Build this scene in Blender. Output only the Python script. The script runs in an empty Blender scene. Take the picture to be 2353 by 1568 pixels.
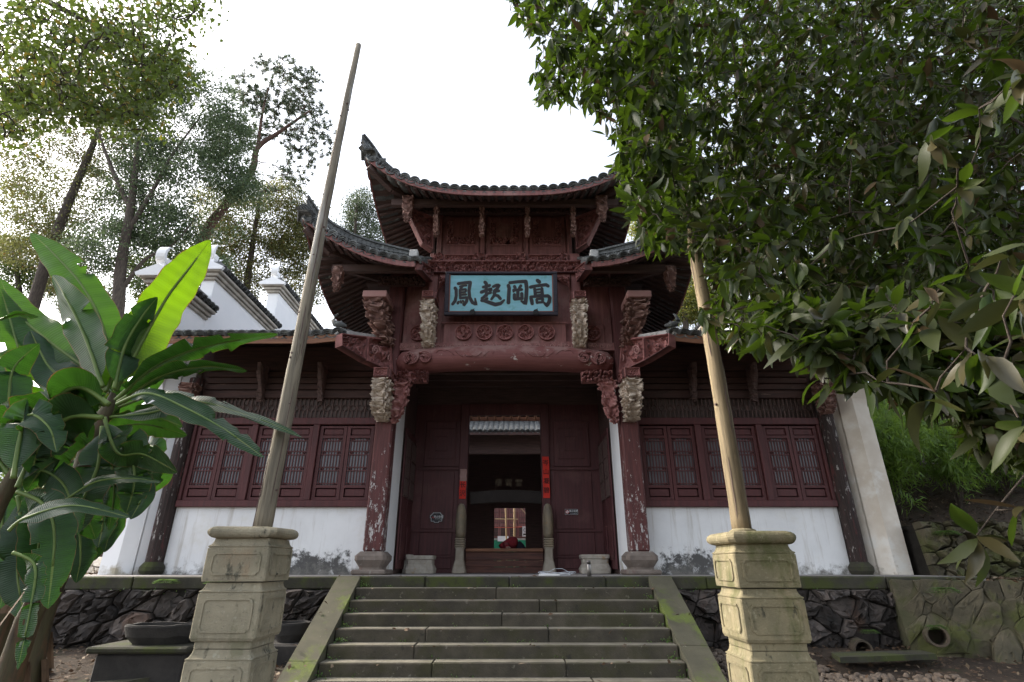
import bpy, bmesh, math, random
import numpy as np
from mathutils import Vector, Matrix, noise
R = math.radians
sc = bpy.context.scene
COL = sc.collection
rng = random.Random(7)

# ------------------------------------------------------------------ camera
cam_d = bpy.data.cameras.new('camera')
cam = bpy.data.objects.new('camera', cam_d)
COL.objects.link(cam)
CAM = Vector((.13, -10, .17)); PITCH = R(22.9)
cam.location = CAM; cam.rotation_euler = (math.pi/2 + PITCH, 0, 0)
cam_d.sensor_width = 36; cam_d.lens = 18.71; cam_d.clip_end = 2000; cam_d.clip_start = .05
sc.camera = cam
# ------------------------------------------------------------------ world, sun, exposure
W_ = bpy.data.worlds.new('World'); sc.world = W_; W_.use_nodes = True
nt = W_.node_tree
SUN_EL, SUN_AZ = R(34), R(-72)          # azimuth measured from +Y towards +X: the sun stands behind the trees, back left
sky = nt.nodes.new('ShaderNodeTexSky'); sky.sky_type = 'NISHITA'; sky.sun_disc = False
sky.sun_elevation = SUN_EL; sky.sun_rotation = SUN_AZ; sky.air_density = 1.0; sky.dust_density = 3.0; sky.ozone_density = 1.0
hs = nt.nodes.new('ShaderNodeHueSaturation'); hs.inputs['Saturation'].default_value = .4
nt.links.new(sky.outputs[0], hs.inputs['Color'])
nt.links.new(hs.outputs[0], nt.nodes['Background'].inputs[0])
nt.nodes['Background'].inputs[1].default_value = .15
sl = bpy.data.lights.new('sun', 'SUN'); sl.energy = 1.5; sl.angle = R(10); sl.color = (1, .9, .74)
so = bpy.data.objects.new('sun', sl); COL.objects.link(so)
sd = Vector((math.sin(SUN_AZ)*math.cos(SUN_EL), math.cos(SUN_AZ)*math.cos(SUN_EL), math.sin(SUN_EL)))
so.rotation_euler = sd.to_track_quat('Z', 'Y').to_euler(); so.location = (-20, 20, 25)
vs = sc.view_settings; vs.view_transform = 'Standard'; vs.look = 'None'; vs.gamma = 1; vs.exposure = 1.9
sc.cycles.max_bounces = 8; sc.cycles.transparent_max_bounces = 8; sc.cycles.use_denoising = True

# ------------------------------------------------------------------ helpers
FPX = 1223.0; cP, sP = math.cos(PITCH), math.sin(PITCH)
def ray(u, v):
    a = (u-1176.5)/FPX; b = (784-v)/FPX
    return Vector((a, cP-b*sP, sP+b*cP))
def at(u, v, y):
    """the point of the place that lies in the plane Y = y where the photograph shows (u, v)"""
    r = ray(u, v); return CAM + r*((y-CAM.y)/r.y)
def at_x(u, v, x):
    r = ray(u, v); return CAM + r*((x-CAM.x)/r.x)
WM = {}
def link(name, data, parent=None, M=None):
    o = bpy.data.objects.new(name, data); COL.objects.link(o)
    M = M or Matrix.Identity(4)
    if parent is not None:
        o.parent = parent; o.matrix_parent_inverse = WM[parent].inverted()
    o.matrix_basis = M; WM[o] = M
    return o
def tag(o, label=None, cat=None, group=None, kind=None):
    if label: o['label'] = label
    if cat: o['category'] = cat
    if group: o['group'] = group
    if kind: o['kind'] = kind
    return o
def thing(name, loc, label, cat, group=None):
    return tag(link(name, None, None, Matrix.Translation(Vector(loc))), label, cat, group)
class MB:
    def __init__(s): s.v = []; s.f = []
    def add(s, vs, fs):
        n = len(s.v); s.v += [tuple(p) for p in vs]; s.f += [tuple(i+n for i in f) for f in fs]
        return s
    def box(s, x0, x1, y0, y1, z0, z1):
        return s.add([(x0,y0,z0),(x1,y0,z0),(x1,y1,z0),(x0,y1,z0),(x0,y0,z1),(x1,y0,z1),(x1,y1,z1),(x0,y1,z1)],
              [(0,3,2,1),(4,5,6,7),(0,1,5,4),(1,2,6,5),(2,3,7,6),(3,0,4,7)])
    def cbox(s, x0, x1, y0, y1, z0, z1, c=.02):
        """box with chamfered edges"""
        V = []; F = []
        bm = bmesh.new(); bmesh.ops.create_cube(bm, size=1)
        for v in bm.verts: v.co = Vector(((x0+x1)/2+v.co.x*(x1-x0), (y0+y1)/2+v.co.y*(y1-y0), (z0+z1)/2+v.co.z*(z1-z0)))
        bmesh.ops.bevel(bm, geom=bm.edges[:], offset=c, segments=1, affect='EDGES')
        bm.verts.index_update()
        s.add([v.co[:] for v in bm.verts], [[v.index for v in f.verts] for f in bm.faces]); bm.free()
        return s
    def bar(s, p, q, w, h=None, up=(0,0,1)):
        p = Vector(p); q = Vector(q); h = h or w
        d = (q-p).normalized(); u = Vector(up)
        if abs(d.dot(u)) > .98: u = Vector((0,1,0))
        x = d.cross(u).normalized(); z = x.cross(d)
        vs = [c + x*a*w/2 + z*b*h/2 for c in (p, q) for a, b in ((-1,-1),(1,-1),(1,1),(-1,1))]
        return s.add(vs, [(0,1,2,3),(7,6,5,4),(0,4,5,1),(1,5,6,2),(2,6,7,3),(3,7,4,0)])
    def tube(s, pts, rad, n=6, cap=True):
        pts = [Vector(p) for p in pts]; m = len(pts)
        if not hasattr(rad, '__len__'): rad = [rad]*m
        V = []; ref = None
        for i, p in enumerate(pts):
            d = (pts[min(i+1,m-1)]-pts[max(i-1,0)])
            d = d.normalized() if d.length > 1e-9 else Vector((0,0,1))
            if ref is None: ref = Vector((0,0,1)) if abs(d.z) < .9 else Vector((1,0,0))
            x = d.cross(ref).normalized(); y = d.cross(x).normalized(); ref = -(d.cross(x)).cross(d).cross(d) if False else ref
            if abs(d.dot(ref)) > .97: x = d.orthogonal().normalized(); y = d.cross(x)
            for k in range(n):
                t = 2*math.pi*k/n; V.append(p + (x*math.cos(t)+y*math.sin(t))*rad[i])
        F = [(i*n+k, i*n+(k+1)%n, (i+1)*n+(k+1)%n, (i+1)*n+k) for i in range(m-1) for k in range(n)]
        if cap: F += [tuple(range(n))[::-1], tuple(range((m-1)*n, m*n))]
        return s.add(V, F)
    def grid(s, P, flip=False):
        a = len(P); b = len(P[0])
        F = [(i*b+j, (i+1)*b+j, (i+1)*b+j+1, i*b+j+1) for i in range(a-1) for j in range(b-1)]
        if flip: F = [f[::-1] for f in F]
        return s.add([p for r in P for p in r], F)
    def loft(s, rings, cap=True):
        n = len(rings[0]); m = len(rings)
        F = [(i*n+k, i*n+(k+1)%n, (i+1)*n+(k+1)%n, (i+1)*n+k) for i in range(m-1) for k in range(n)]
        if cap: F += [tuple(range(n))[::-1], tuple(range((m-1)*n, m*n))]
        return s.add([p for r in rings for p in r], F)
    def prism(s, poly, d):
        """poly: list of 3-D points, extruded along the vector d"""
        n = len(poly); d = Vector(d); a = [Vector(p) for p in poly]
        return s.add(a + [p+d for p in a], [tuple(range(n)), tuple(range(n, 2*n))[::-1]] + [(i, i+n, (i+1)%n+n, (i+1)%n) for i in range(n)])
    def lathe(s, c, prof, n=16):
        return s.loft([[(c[0]+r*math.cos(2*math.pi*k/n), c[1]+r*math.sin(2*math.pi*k/n), c[2]+z) for k in range(n)] for r, z in prof])
    def mesh(s, name, mat, smooth=False, fix=True):
        me = bpy.data.meshes.new(name); me.from_pydata(s.v, [], s.f)
        if mat: me.materials.append(mat)
        if fix and len(s.f) < 20000:
            bm = bmesh.new(); bm.from_mesh(me); bmesh.ops.recalc_face_normals(bm, faces=bm.faces); bm.to_mesh(me); bm.free()
        if smooth: me.polygons.foreach_set('use_smooth', [True]*len(me.polygons))
        me.update(); return me
    def build(s, name, mat, parent=None, M=None, smooth=False, fix=True):
        return link(name, s.mesh(name, mat, smooth, fix), parent, M)
def np_mesh(name, V, F, mat, rnd=None, smooth=False):
    """fast mesh of quads or triangles from arrays"""
    k = F.shape[1]; me = bpy.data.meshes.new(name)
    me.vertices.add(len(V)); me.vertices.foreach_set('co', V.astype(np.float32).ravel())
    me.loops.add(F.size); me.loops.foreach_set('vertex_index', F.astype(np.int32).ravel())
    me.polygons.add(len(F)); me.polygons.foreach_set('loop_start', np.arange(0, F.size, k, dtype=np.int32))
    if smooth: me.polygons.foreach_set('use_smooth', np.ones(len(F), bool))
    me.update(calc_edges=True)
    if rnd is not None:
        at_ = me.attributes.new('rnd', 'FLOAT', 'POINT'); at_.data.foreach_set('value', rnd.astype(np.float32))
    me.materials.append(mat); return me

# ------------------------------------------------------------------ materials
def new_mat(name):
    m = bpy.data.materials.new(name); m.use_nodes = True
    return m, m.node_tree, m.node_tree.nodes, m.node_tree.links, m.node_tree.nodes['Principled BSDF']
def c4(c): return (c[0], c[1], c[2], 1)
def math_n(N, L, op, a, b=None, c=None):
    n = N.new('ShaderNodeMath'); n.operation = op
    for i, x in enumerate((a, b, c)):
        if x is None: continue
        if isinstance(x, (int, float)): n.inputs[i].default_value = x
        else: L.new(x, n.inputs[i])
    return n.outputs[0]
def maprange(N, L, x, a, b, c=0, d=1):
    n = N.new('ShaderNodeMapRange'); n.interpolation_type = 'SMOOTHSTEP'
    n.inputs[1].default_value = a; n.inputs[2].default_value = b; n.inputs[3].default_value = c; n.inputs[4].default_value = d
    L.new(x, n.inputs[0]); return n.outputs[0]
def mixc(N, L, fac, a, b, mode='MIX'):
    n = N.new('ShaderNodeMix'); n.data_type = 'RGBA'; n.blend_type = mode
    if isinstance(fac, (int, float)): n.inputs[0].default_value = fac
    else: L.new(fac, n.inputs[0])
    for s, x in ((6, a), (7, b)):
        if isinstance(x, tuple): n.inputs[s].default_value = c4(x)
        else: L.new(x, n.inputs[s])
    return n.outputs[2]
def noise_n(N, L, pos, scale, st=(1,1,1), detail=5, rough=.6, off=0):
    mp = N.new('ShaderNodeMapping'); mp.inputs['Scale'].default_value = st; mp.inputs['Location'].default_value = (off, off*.7, off*.3)
    L.new(pos, mp.inputs[0])
    n = N.new('ShaderNodeTexNoise'); n.inputs['Scale'].default_value = scale; n.inputs['Detail'].default_value = detail; n.inputs['Roughness'].default_value = rough
    L.new(mp.outputs[0], n.inputs['Vector']); return n.outputs[0]
def surf(name, c1, c2, scale=4, st=(1,1,1), rough=.85, bump=.25, bscale=25, bst=None, spots=(), vary=0, spec=.3, bdist=.02, wear_shade=None):
    """weathered surface: two base tones through noise, then spots = dicts(c, scale, lo, hi, st, z=(z_full, z_none), up, off)"""
    m, t, N, L, B = new_mat(name)
    geo = N.new('ShaderNodeNewGeometry'); pos = geo.outputs['Position']
    f = maprange(N, L, noise_n(N, L, pos, scale, st), .3, .7)
    col = mixc(N, L, f, c1, c2)
    if vary:
        oi = N.new('ShaderNodeObjectInfo'); v = maprange(N, L, oi.outputs['Random'], 0, 1, 1-vary, 1+vary)
        n = N.new('ShaderNodeCombineColor')
        for i in range(3): L.new(v, n.inputs[i])
        col = mixc(N, L, 1.0, col, n.outputs[0], 'MULTIPLY')
    for i, s in enumerate(spots):
        k = noise_n(N, L, pos, s['scale'], s.get('st', (1,1,1)), s.get('detail', 6), s.get('rough', .65), s.get('off', 3.1*i+1))
        if 'z' in s:
            sp = N.new('ShaderNodeSeparateXYZ'); L.new(pos, sp.inputs[0])
            zz = maprange(N, L, sp.outputs[2], s['z'][1], s['z'][0])
            k = math_n(N, L, 'ADD', k, math_n(N, L, 'MULTIPLY', math_n(N, L, 'SUBTRACT', zz, 1), s.get('zk', .5)))
        if 'x' in s:
            sp = N.new('ShaderNodeSeparateXYZ'); L.new(pos, sp.inputs[0])
            dx = math_n(N, L, 'ABSOLUTE', math_n(N, L, 'SUBTRACT', math_n(N, L, 'ABSOLUTE', sp.outputs[0]), s['x'][0]))
            xx = maprange(N, L, dx, s['x'][1]*.3, s['x'][1])
            k = math_n(N, L, 'SUBTRACT', k, math_n(N, L, 'MULTIPLY', xx, s.get('xk', .35)))
        if s.get('up'):
            sp = N.new('ShaderNodeSeparateXYZ'); L.new(geo.outputs['Normal'], sp.inputs[0])
            k = math_n(N, L, 'ADD', k, math_n(N, L, 'MULTIPLY', math_n(N, L, 'SUBTRACT', sp.outputs[2], 1), .3*s['up']))
        fac = math_n(N, L, 'MULTIPLY', maprange(N, L, k, s['lo'], s['hi']), s.get('a', 1))
        col = mixc(N, L, fac, col, s['c'])
    if wear_shade:      # rubbed pale edges, crease shade painted dark into the hollows
        pt = geo.outputs['Pointiness']
        col = mixc(N, L, math_n(N, L, 'MULTIPLY', maprange(N, L, pt, .515, .6), .75), col, wear_shade[0]); col = mixc(N, L, math_n(N, L, 'MULTIPLY', maprange(N, L, pt, .485, .42), .8), col, wear_shade[1])
    L.new(col, B.inputs['Base Color'])
    B.inputs['Roughness'].default_value = rough; B.inputs['Specular IOR Level'].default_value = spec
    if bump:
        b = N.new('ShaderNodeBump'); b.inputs['Strength'].default_value = bump; b.inputs['Distance'].default_value = bdist
        L.new(noise_n(N, L, pos, bscale, bst or st, 6, .7), b.inputs['Height']); L.new(b.outputs[0], B.inputs['Normal'])
    return m
def leaf_mat(name, top, top2, back, trans, tf=.4, rough=.45, spec=.4, dead=None, dead_p=.0, veins=0):
    """two-sided leaf: upper face, underside, light passing through; tone varies leaf by leaf"""
    m, t, N, L, B = new_mat(name)
    a = N.new('ShaderNodeAttribute'); a.attribute_name = 'rnd'
    oi = N.new('ShaderNodeObjectInfo')
    r = math_n(N, L, 'FRACT', math_n(N, L, 'ADD', a.outputs['Fac'], oi.outputs['Random']))
    geo = N.new('ShaderNodeNewGeometry')
    col = mixc(N, L, r, top, top2)
    col = mixc(N, L, geo.outputs['Backfacing'], col, back)
    tcol = mixc(N, L, r, trans, tuple(x*.7 for x in trans))
    if dead:
        d = maprange(N, L, math_n(N, L, 'FRACT', math_n(N, L, 'MULTIPLY', r, 7.31)), 1-dead_p-.01, 1-dead_p)
        col = mixc(N, L, d, col, dead); tcol = mixc(N, L, d, tcol, dead)
    L.new(col, B.inputs['Base Color']); B.inputs['Roughness'].default_value = rough; B.inputs['Specular IOR Level'].default_value = spec
    tr = N.new('ShaderNodeBsdfTranslucent'); L.new(tcol, tr.inputs[0])
    mx = N.new('ShaderNodeMixShader'); mx.inputs[0].default_value = tf
    L.new(B.outputs[0], mx.inputs[1]); L.new(tr.outputs[0], mx.inputs[2])
    L.new(mx.outputs[0], N['Material Output'].inputs[0])
    return m
VST = (9, 9, .6)                         # grain or streaks that run up and down
HST = (.6, 9, 9)                         # grain that runs along x
RED = surf('painted_red_wood', (.26,.108,.098), (.165,.065,.06), 2, VST, .6, .25, 6, VST, [dict(c=(.33,.19,.17), scale=1.6, lo=.5, hi=.68, a=.6), dict(c=(.1,.05,.045), scale=2.4, st=(4,4,.5), lo=.55, hi=.66, a=.6), dict(c=(.3,.25,.23), scale=2.2, st=(3,3,1.2), lo=.74, hi=.78), dict(c=(.05,.02,.02), scale=3, lo=.6, hi=.75, a=.5)])
REDC = surf('carved_red_wood', (.29,.12,.11), (.19,.075,.07), 6, wear_shade=((.42,.24,.22), (.04,.018,.018)), rough=.7, bump=.3, bscale=40, spots=[dict(c=(.3,.2,.18), scale=5, lo=.66, hi=.75, a=.5)])
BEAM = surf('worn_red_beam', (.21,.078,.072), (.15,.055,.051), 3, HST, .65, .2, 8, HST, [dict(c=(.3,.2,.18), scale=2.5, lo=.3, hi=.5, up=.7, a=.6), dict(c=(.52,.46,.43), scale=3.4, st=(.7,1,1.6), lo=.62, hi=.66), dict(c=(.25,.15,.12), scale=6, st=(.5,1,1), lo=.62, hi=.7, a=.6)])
FLAKE = surf('flaking_red_paint', (.125,.042,.04), (.078,.029,.028), 3, VST, .65, .35, 14, (3,3,1), [
    dict(c=(.5,.48,.47), scale=15, st=(1,1,.33), lo=.525, hi=.555, z=(-.2,5), zk=.16, detail=9, rough=.75), dict(c=(.42,.38,.36), scale=5, st=(1,1,.4), lo=.575, hi=.6, z=(-.2,5), zk=.18, detail=9, rough=.75),
    dict(c=(.3,.28,.27), scale=5, st=(2,2,.6), lo=.62, hi=.7, z=(0,3), zk=.2, a=.7)])
OLDW = surf('bare_dark_column_wood', (.05,.032,.029), (.024,.018,.017), 4, VST, .8, .6, 9, VST, [dict(c=(.3,.28,.27), scale=14, st=(1,1,.3), lo=.58, hi=.63), dict(c=(.1,.03,.03), scale=3, st=(3,3,.4), lo=.55, hi=.62, a=.7)])
DARK = surf('dark_timber', (.13,.08,.072), (.075,.05,.046), 3, HST, .75, .25, 9, HST)
DARKP = surf('dark_peeling_timber', (.095,.05,.044), (.052,.033,.03), 3, HST, .75, .3, 9, HST, [dict(c=(.2,.13,.1), scale=4, st=(.35,1,2.5), lo=.66, hi=.7)])
DOOR = surf('maroon_door_paint', (.115,.04,.042), (.078,.029,.031), 2.5, VST, .55, .2, 7, VST, [dict(c=(.16,.075,.07), scale=1.3, lo=.52, hi=.7, a=.5), dict(c=(.05,.022,.022), scale=2, st=(5,5,.4), lo=.58, hi=.68, a=.6)])
EAVEW = surf('brown_eave_board', (.27,.13,.075), (.16,.075,.048), 3, HST, .7, .2, 8, HST, [dict(c=(.5,.4,.3), scale=6, st=(.5,1,1), lo=.65, hi=.7, a=.6)])
CARVEW = surf('pale_bare_carving', (.5,.42,.34), (.34,.26,.2), 7, wear_shade=((.66,.58,.5), (.09,.06,.05)), rough=.8, bump=.4, bscale=40, spots=[dict(c=(.12,.07,.055), scale=6, lo=.58, hi=.68)])
CARVEB = surf('brown_bare_carving', (.2,.105,.085), (.12,.062,.052), 7, wear_shade=((.4,.26,.22), (.03,.02,.018)), rough=.8, bump=.4, bscale=40, spots=[dict(c=(.04,.025,.02), scale=6, lo=.55, hi=.7)])
PLAST = surf('stained_white_plaster', (.82,.82,.83), (.72,.72,.73), 1.2, rough=.9, bump=.22, bscale=9, bdist=.02, spots=[
    dict(c=(.42,.38,.33), scale=1.8, st=(4,4,.3), lo=.52, hi=.72, a=.6),
    dict(c=(.62,.58,.5), scale=1.1, lo=.55, hi=.75, a=.5, off=9),
    dict(c=(.1,.097,.095), scale=4.5, lo=.33, hi=.47, z=(.15,.85), zk=.36, x=(4.0,1.35), xk=.4, detail=9, rough=.75),
    dict(c=(.2,.19,.175), scale=4, lo=.36, hi=.6, z=(-.05,.6), zk=.36, detail=9, rough=.75, off=14)])
PLASTW = surf('clean_white_plaster', (.88,.88,.89), (.8,.81,.83), .8, rough=.9, bump=.08, bscale=7, spots=[dict(c=(.55,.52,.48), scale=1.6, st=(2,2,.4), lo=.62, hi=.8, a=.5), dict(c=(.4,.36,.28), scale=3, lo=.4, hi=.62, z=(0,.7), zk=.4, detail=8)])
PLASTT = surf('tan_stained_plaster', (.76,.71,.64), (.6,.53,.45), 1.3, rough=.9, bump=.2, bscale=8, spots=[dict(c=(.76,.74,.7), scale=1.5, lo=.5, hi=.65, a=.8), dict(c=(.3,.24,.17), scale=4, lo=.5, hi=.7, z=(0,1.), zk=.4)])
CORN = surf('grey_cornice_mortar', (.5,.46,.4), (.34,.31,.27), 4, rough=.9, bump=.3)
TILE = surf('grey_roof_tile', (.14,.143,.142), (.075,.078,.078), 5, rough=.8, bump=.4, bscale=40, vary=.3, spots=[dict(c=(.33,.35,.33), scale=9, lo=.57, hi=.66, a=.7), dict(c=(.07,.09,.03), scale=4, lo=.62, hi=.7, up=1)])
MORT = surf('pale_verge_mortar', (.5,.49,.47), (.3,.29,.28), 5, rough=.9, bump=.4, spots=[dict(c=(.08,.08,.075), scale=6, lo=.55, hi=.68)])
PSTONE = surf('lichen_pillar_stone', (.35,.305,.215), (.235,.21,.15), 3, rough=.9, bump=.7, bscale=60, spots=[dict(c=(.42,.39,.3), scale=26, lo=.55, hi=.7, a=.55), dict(c=(.1,.09,.065), scale=22, lo=.58, hi=.7, a=.5), 
    dict(c=(.34,.24,.15), scale=2, st=(1,1,.6), lo=.56, hi=.72, a=.75, off=5), dict(c=(.15,.145,.085), scale=3, st=(1.6,1.6,.6), lo=.56, hi=.7, a=.6), dict(c=(.05,.05,.04), scale=4, st=(2,2,.8), lo=.58, hi=.68, a=.85), dict(c=(.4,.39,.31), scale=7, lo=.62, hi=.7, a=.6)])
PSTONE2 = surf('mossy_pillar_stone', (.29,.245,.15), (.185,.162,.1), 3, rough=.9, bump=.7, bscale=60, spots=[dict(c=(.36,.32,.22), scale=26, lo=.55, hi=.7, a=.5), dict(c=(.08,.075,.04), scale=20, lo=.56, hi=.68, a=.55), 
    dict(c=(.3,.22,.13), scale=2, st=(1,1,.6), lo=.56, hi=.72, a=.6, off=5), dict(c=(.11,.115,.045), scale=3, st=(1.4,1.4,.6), lo=.48, hi=.66, a=.8), dict(c=(.04,.04,.03), scale=4, st=(2,2,.8), lo=.6, hi=.7, a=.85), dict(c=(.42,.38,.26), scale=7, lo=.62, hi=.7, a=.5)])
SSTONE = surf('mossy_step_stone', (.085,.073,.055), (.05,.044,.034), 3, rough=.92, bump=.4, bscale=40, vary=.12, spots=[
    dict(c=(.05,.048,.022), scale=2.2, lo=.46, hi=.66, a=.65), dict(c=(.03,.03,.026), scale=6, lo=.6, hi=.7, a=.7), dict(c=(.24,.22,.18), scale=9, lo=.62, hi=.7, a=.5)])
TREAD = surf('lit_tread_stone', (.22,.2,.158), (.145,.132,.105), 3, rough=.9, bump=.3, bscale=40, spots=[dict(c=(.1,.105,.045), scale=2.5, lo=.54, hi=.7, a=.65), dict(c=(.07,.062,.045), scale=7, lo=.58, hi=.7, a=.6)])  # paler copy of the step stone, light on the treads painted in
CHEEK = surf('mossy_cheek_stone', (.115,.106,.072), (.075,.07,.05), 2, rough=.92, bump=.35, bscale=45, spots=[dict(c=(.13,.17,.03), scale=1.6, lo=.54, hi=.66, a=.75), dict(c=(.09,.1,.045), scale=5, lo=.55, hi=.68), dict(c=(.3,.28,.22), scale=9, lo=.64, hi=.7, a=.5)])
KERB = surf('mossy_kerb_stone', (.062,.057,.042), (.036,.035,.027), 3, rough=.92, bump=.35, bscale=30, vary=.12, spots=[dict(c=(.055,.065,.02), scale=2, lo=.45, hi=.62), dict(c=(.2,.19,.17), scale=8, lo=.65, hi=.72, a=.5)])
FLOOR = surf('grey_platform_paving', (.3,.28,.27), (.22,.2,.19), 2, rough=.85, bump=.15, bscale=20)
WST = surf('dark_wall_stone', (.085,.07,.063), (.043,.038,.036), 4, rough=.9, bump=.8, bscale=18, vary=.5, spots=[dict(c=(.16,.09,.06), scale=1.2, lo=.58, hi=.7, a=.5), dict(c=(.25,.23,.2), scale=9, lo=.64, hi=.72, a=.6), dict(c=(.05,.055,.025), scale=2, lo=.58, hi=.7, up=.3)])
WST2 = surf('mossy_wall_stone', (.105,.09,.06), (.062,.055,.037), 3, rough=.92, bump=.8, bscale=20, vary=.3, spots=[dict(c=(.07,.08,.022), scale=1.8, lo=.47, hi=.64, a=.8), dict(c=(.05,.045,.035), scale=5, lo=.6, hi=.7), dict(c=(.28,.26,.2), scale=7, lo=.66, hi=.72, a=.5)])
WSTD = surf('shade_darkened_stone', (.05,.045,.042), (.03,.028,.027), 4, rough=.85, bump=.5, bscale=22)  # darker stone copy, the banana plants' shade put into its colour
BASEST = surf('red_stained_base_stone', (.22,.18,.155), (.14,.115,.1), 5, rough=.9, bump=.4, bscale=30, spots=[dict(c=(.14,.05,.045), scale=4, lo=.55, hi=.7, a=.7), dict(c=(.3,.28,.25), scale=6, lo=.6, hi=.7)])
GAP = surf('dark_joint_earth', (.022,.02,.017), (.014,.012,.01), 5, rough=1, bump=.4)
SOIL = surf('leaf_strewn_soil', (.06,.043,.031), (.034,.025,.018), 3, rough=1, bump=.8, bscale=22, spots=[dict(c=(.16,.1,.065), scale=12, lo=.58, hi=.66, a=.8), dict(c=(.04,.05,.018), scale=1.4, lo=.56, hi=.7, a=.8)])
POLE = surf('weathered_pole_wood', (.25,.215,.16), (.135,.118,.092), 5, (6,6,.35), .8, .35, 10, (7,7,.3), [dict(c=(.06,.045,.03), scale=4, st=(8,8,.22), lo=.6, hi=.64, a=.85), dict(c=(.1,.075,.05), scale=9, st=(1,1,.5), lo=.66, hi=.71, a=.85), dict(c=(.36,.35,.33), scale=2, st=(3,3,.3), lo=.5, hi=.65, z=(5,-.5), zk=.35, a=.9)])
POLE2 = surf('sunlit_pole_wood', (.27,.205,.12), (.155,.12,.072), 5, (6,6,.35), .75, .4, 10, (7,7,.3), [dict(c=(.06,.045,.03), scale=4, st=(8,8,.22), lo=.6, hi=.64, a=.8), dict(c=(.1,.07,.04), scale=9, st=(1,1,.5), lo=.66, hi=.71, a=.85), dict(c=(.6,.38,.17), scale=1.3, st=(3,3,.5), lo=.58, hi=.66, z=(9,2.2), zk=.3)])  # orange patches high up put warm sunlight into the wood colour
THR = surf('worn_threshold_plank', (.14,.062,.047), (.07,.036,.032), 3, HST, .75, .3, 9, HST, [dict(c=(.33,.2,.12), scale=3, st=(.4,1,2), lo=.58, hi=.7, a=.8)])
WPALE = surf('pale_block_stone', (.5,.46,.4), (.36,.32,.27), 6, rough=.9, bump=.5, bscale=30, spots=[dict(c=(.42,.3,.18), scale=4, lo=.6, hi=.7)])
DSTONE = surf('polished_door_stone', (.3,.24,.16), (.2,.17,.13), 3, rough=.6, bump=.25, bscale=30, spots=[dict(c=(.36,.2,.08), scale=3, lo=.6, hi=.7, a=.7), dict(c=(.09,.09,.09), scale=2, lo=.5, hi=.62, z=(1.8,1.2), zk=.3)])
BARK = surf('grey_brown_bark', (.085,.068,.055), (.045,.036,.03), 5, (3,3,.7), .95, .6, 14, (3,3,.8))
BARKR = surf('red_pine_bark', (.13,.072,.052), (.07,.045,.038), 5, (3,3,.7), .95, .6, 14, (3,3,.8))
STEMB = surf('banana_stem', (.07,.06,.028), (.04,.03,.018), 5, (3,3,.5), .7, .3, 9, (4,4,.4), [dict(c=(.1,.055,.03), scale=3, st=(2,2,.5), lo=.5, hi=.62)])
def plain(name, c, rough=.6, metal=0, spec=.4):
    m, t, N, L, B = new_mat(name); B.inputs['Base Color'].default_value = c4(c); B.inputs['Roughness'].default_value = rough
    B.inputs['Metallic'].default_value = metal; B.inputs['Specular IOR Level'].default_value = spec; return m
WINRED = surf('shaded_maroon_window_paint', (.105,.033,.034), (.07,.025,.026), 2, VST, .6, .2, 6, VST, [dict(c=(.25,.2,.18), scale=3, st=(3,3,1), lo=.72, hi=.76)])  # own deeper red, with shade under the eave also put into the colour
PANE = surf('dusty_window_pane', (.14,.142,.16), (.1,.1,.112), 3, rough=.35, bump=.05, spec=.5)
GLAT = surf('pale_frieze_backing', (.17,.13,.12), (.11,.085,.08), 3, rough=.8, bump=.1)
# ------------------------------------------------------------------ carving helpers
def worley(U, V, cells, seed, aspect=1.0):
    r = np.random.RandomState(seed); nx = max(2, int(cells*aspect)); ny = max(2, int(cells))
    gx, gy = np.meshgrid(np.arange(-1, nx+1), np.arange(-1, ny+1))
    px = (gx + r.rand(*gx.shape)).ravel()/nx; py = (gy + r.rand(*gy.shape)).ravel()/ny
    d = np.sqrt(((U[..., None]-px)*aspect)**2 + (V[..., None]-py)**2)*ny
    d.sort(axis=-1); return d[..., 0], d[..., 1]
def relief(U, V, cells, seed, aspect=1.0):
    a, b = worley(U, V, cells, seed, aspect)
    c, d = worley(U, V, cells*2.3, seed+1, aspect)
    s1 = np.clip((b-a-.1)*3.2, 0, 1); s2 = np.clip((d-c-.08)*3.5, 0, 1)
    return s1*(.62+.2*np.cos(a*13)) + .3*s2*s1 - .05*(1-s2)
def carved(mb, P00, P10, P11, P01, depth=.05, *a_, **k_):
    return carved_(mb, P00, P10, P11, P01, depth*1.9, *a_, **k_)
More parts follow.
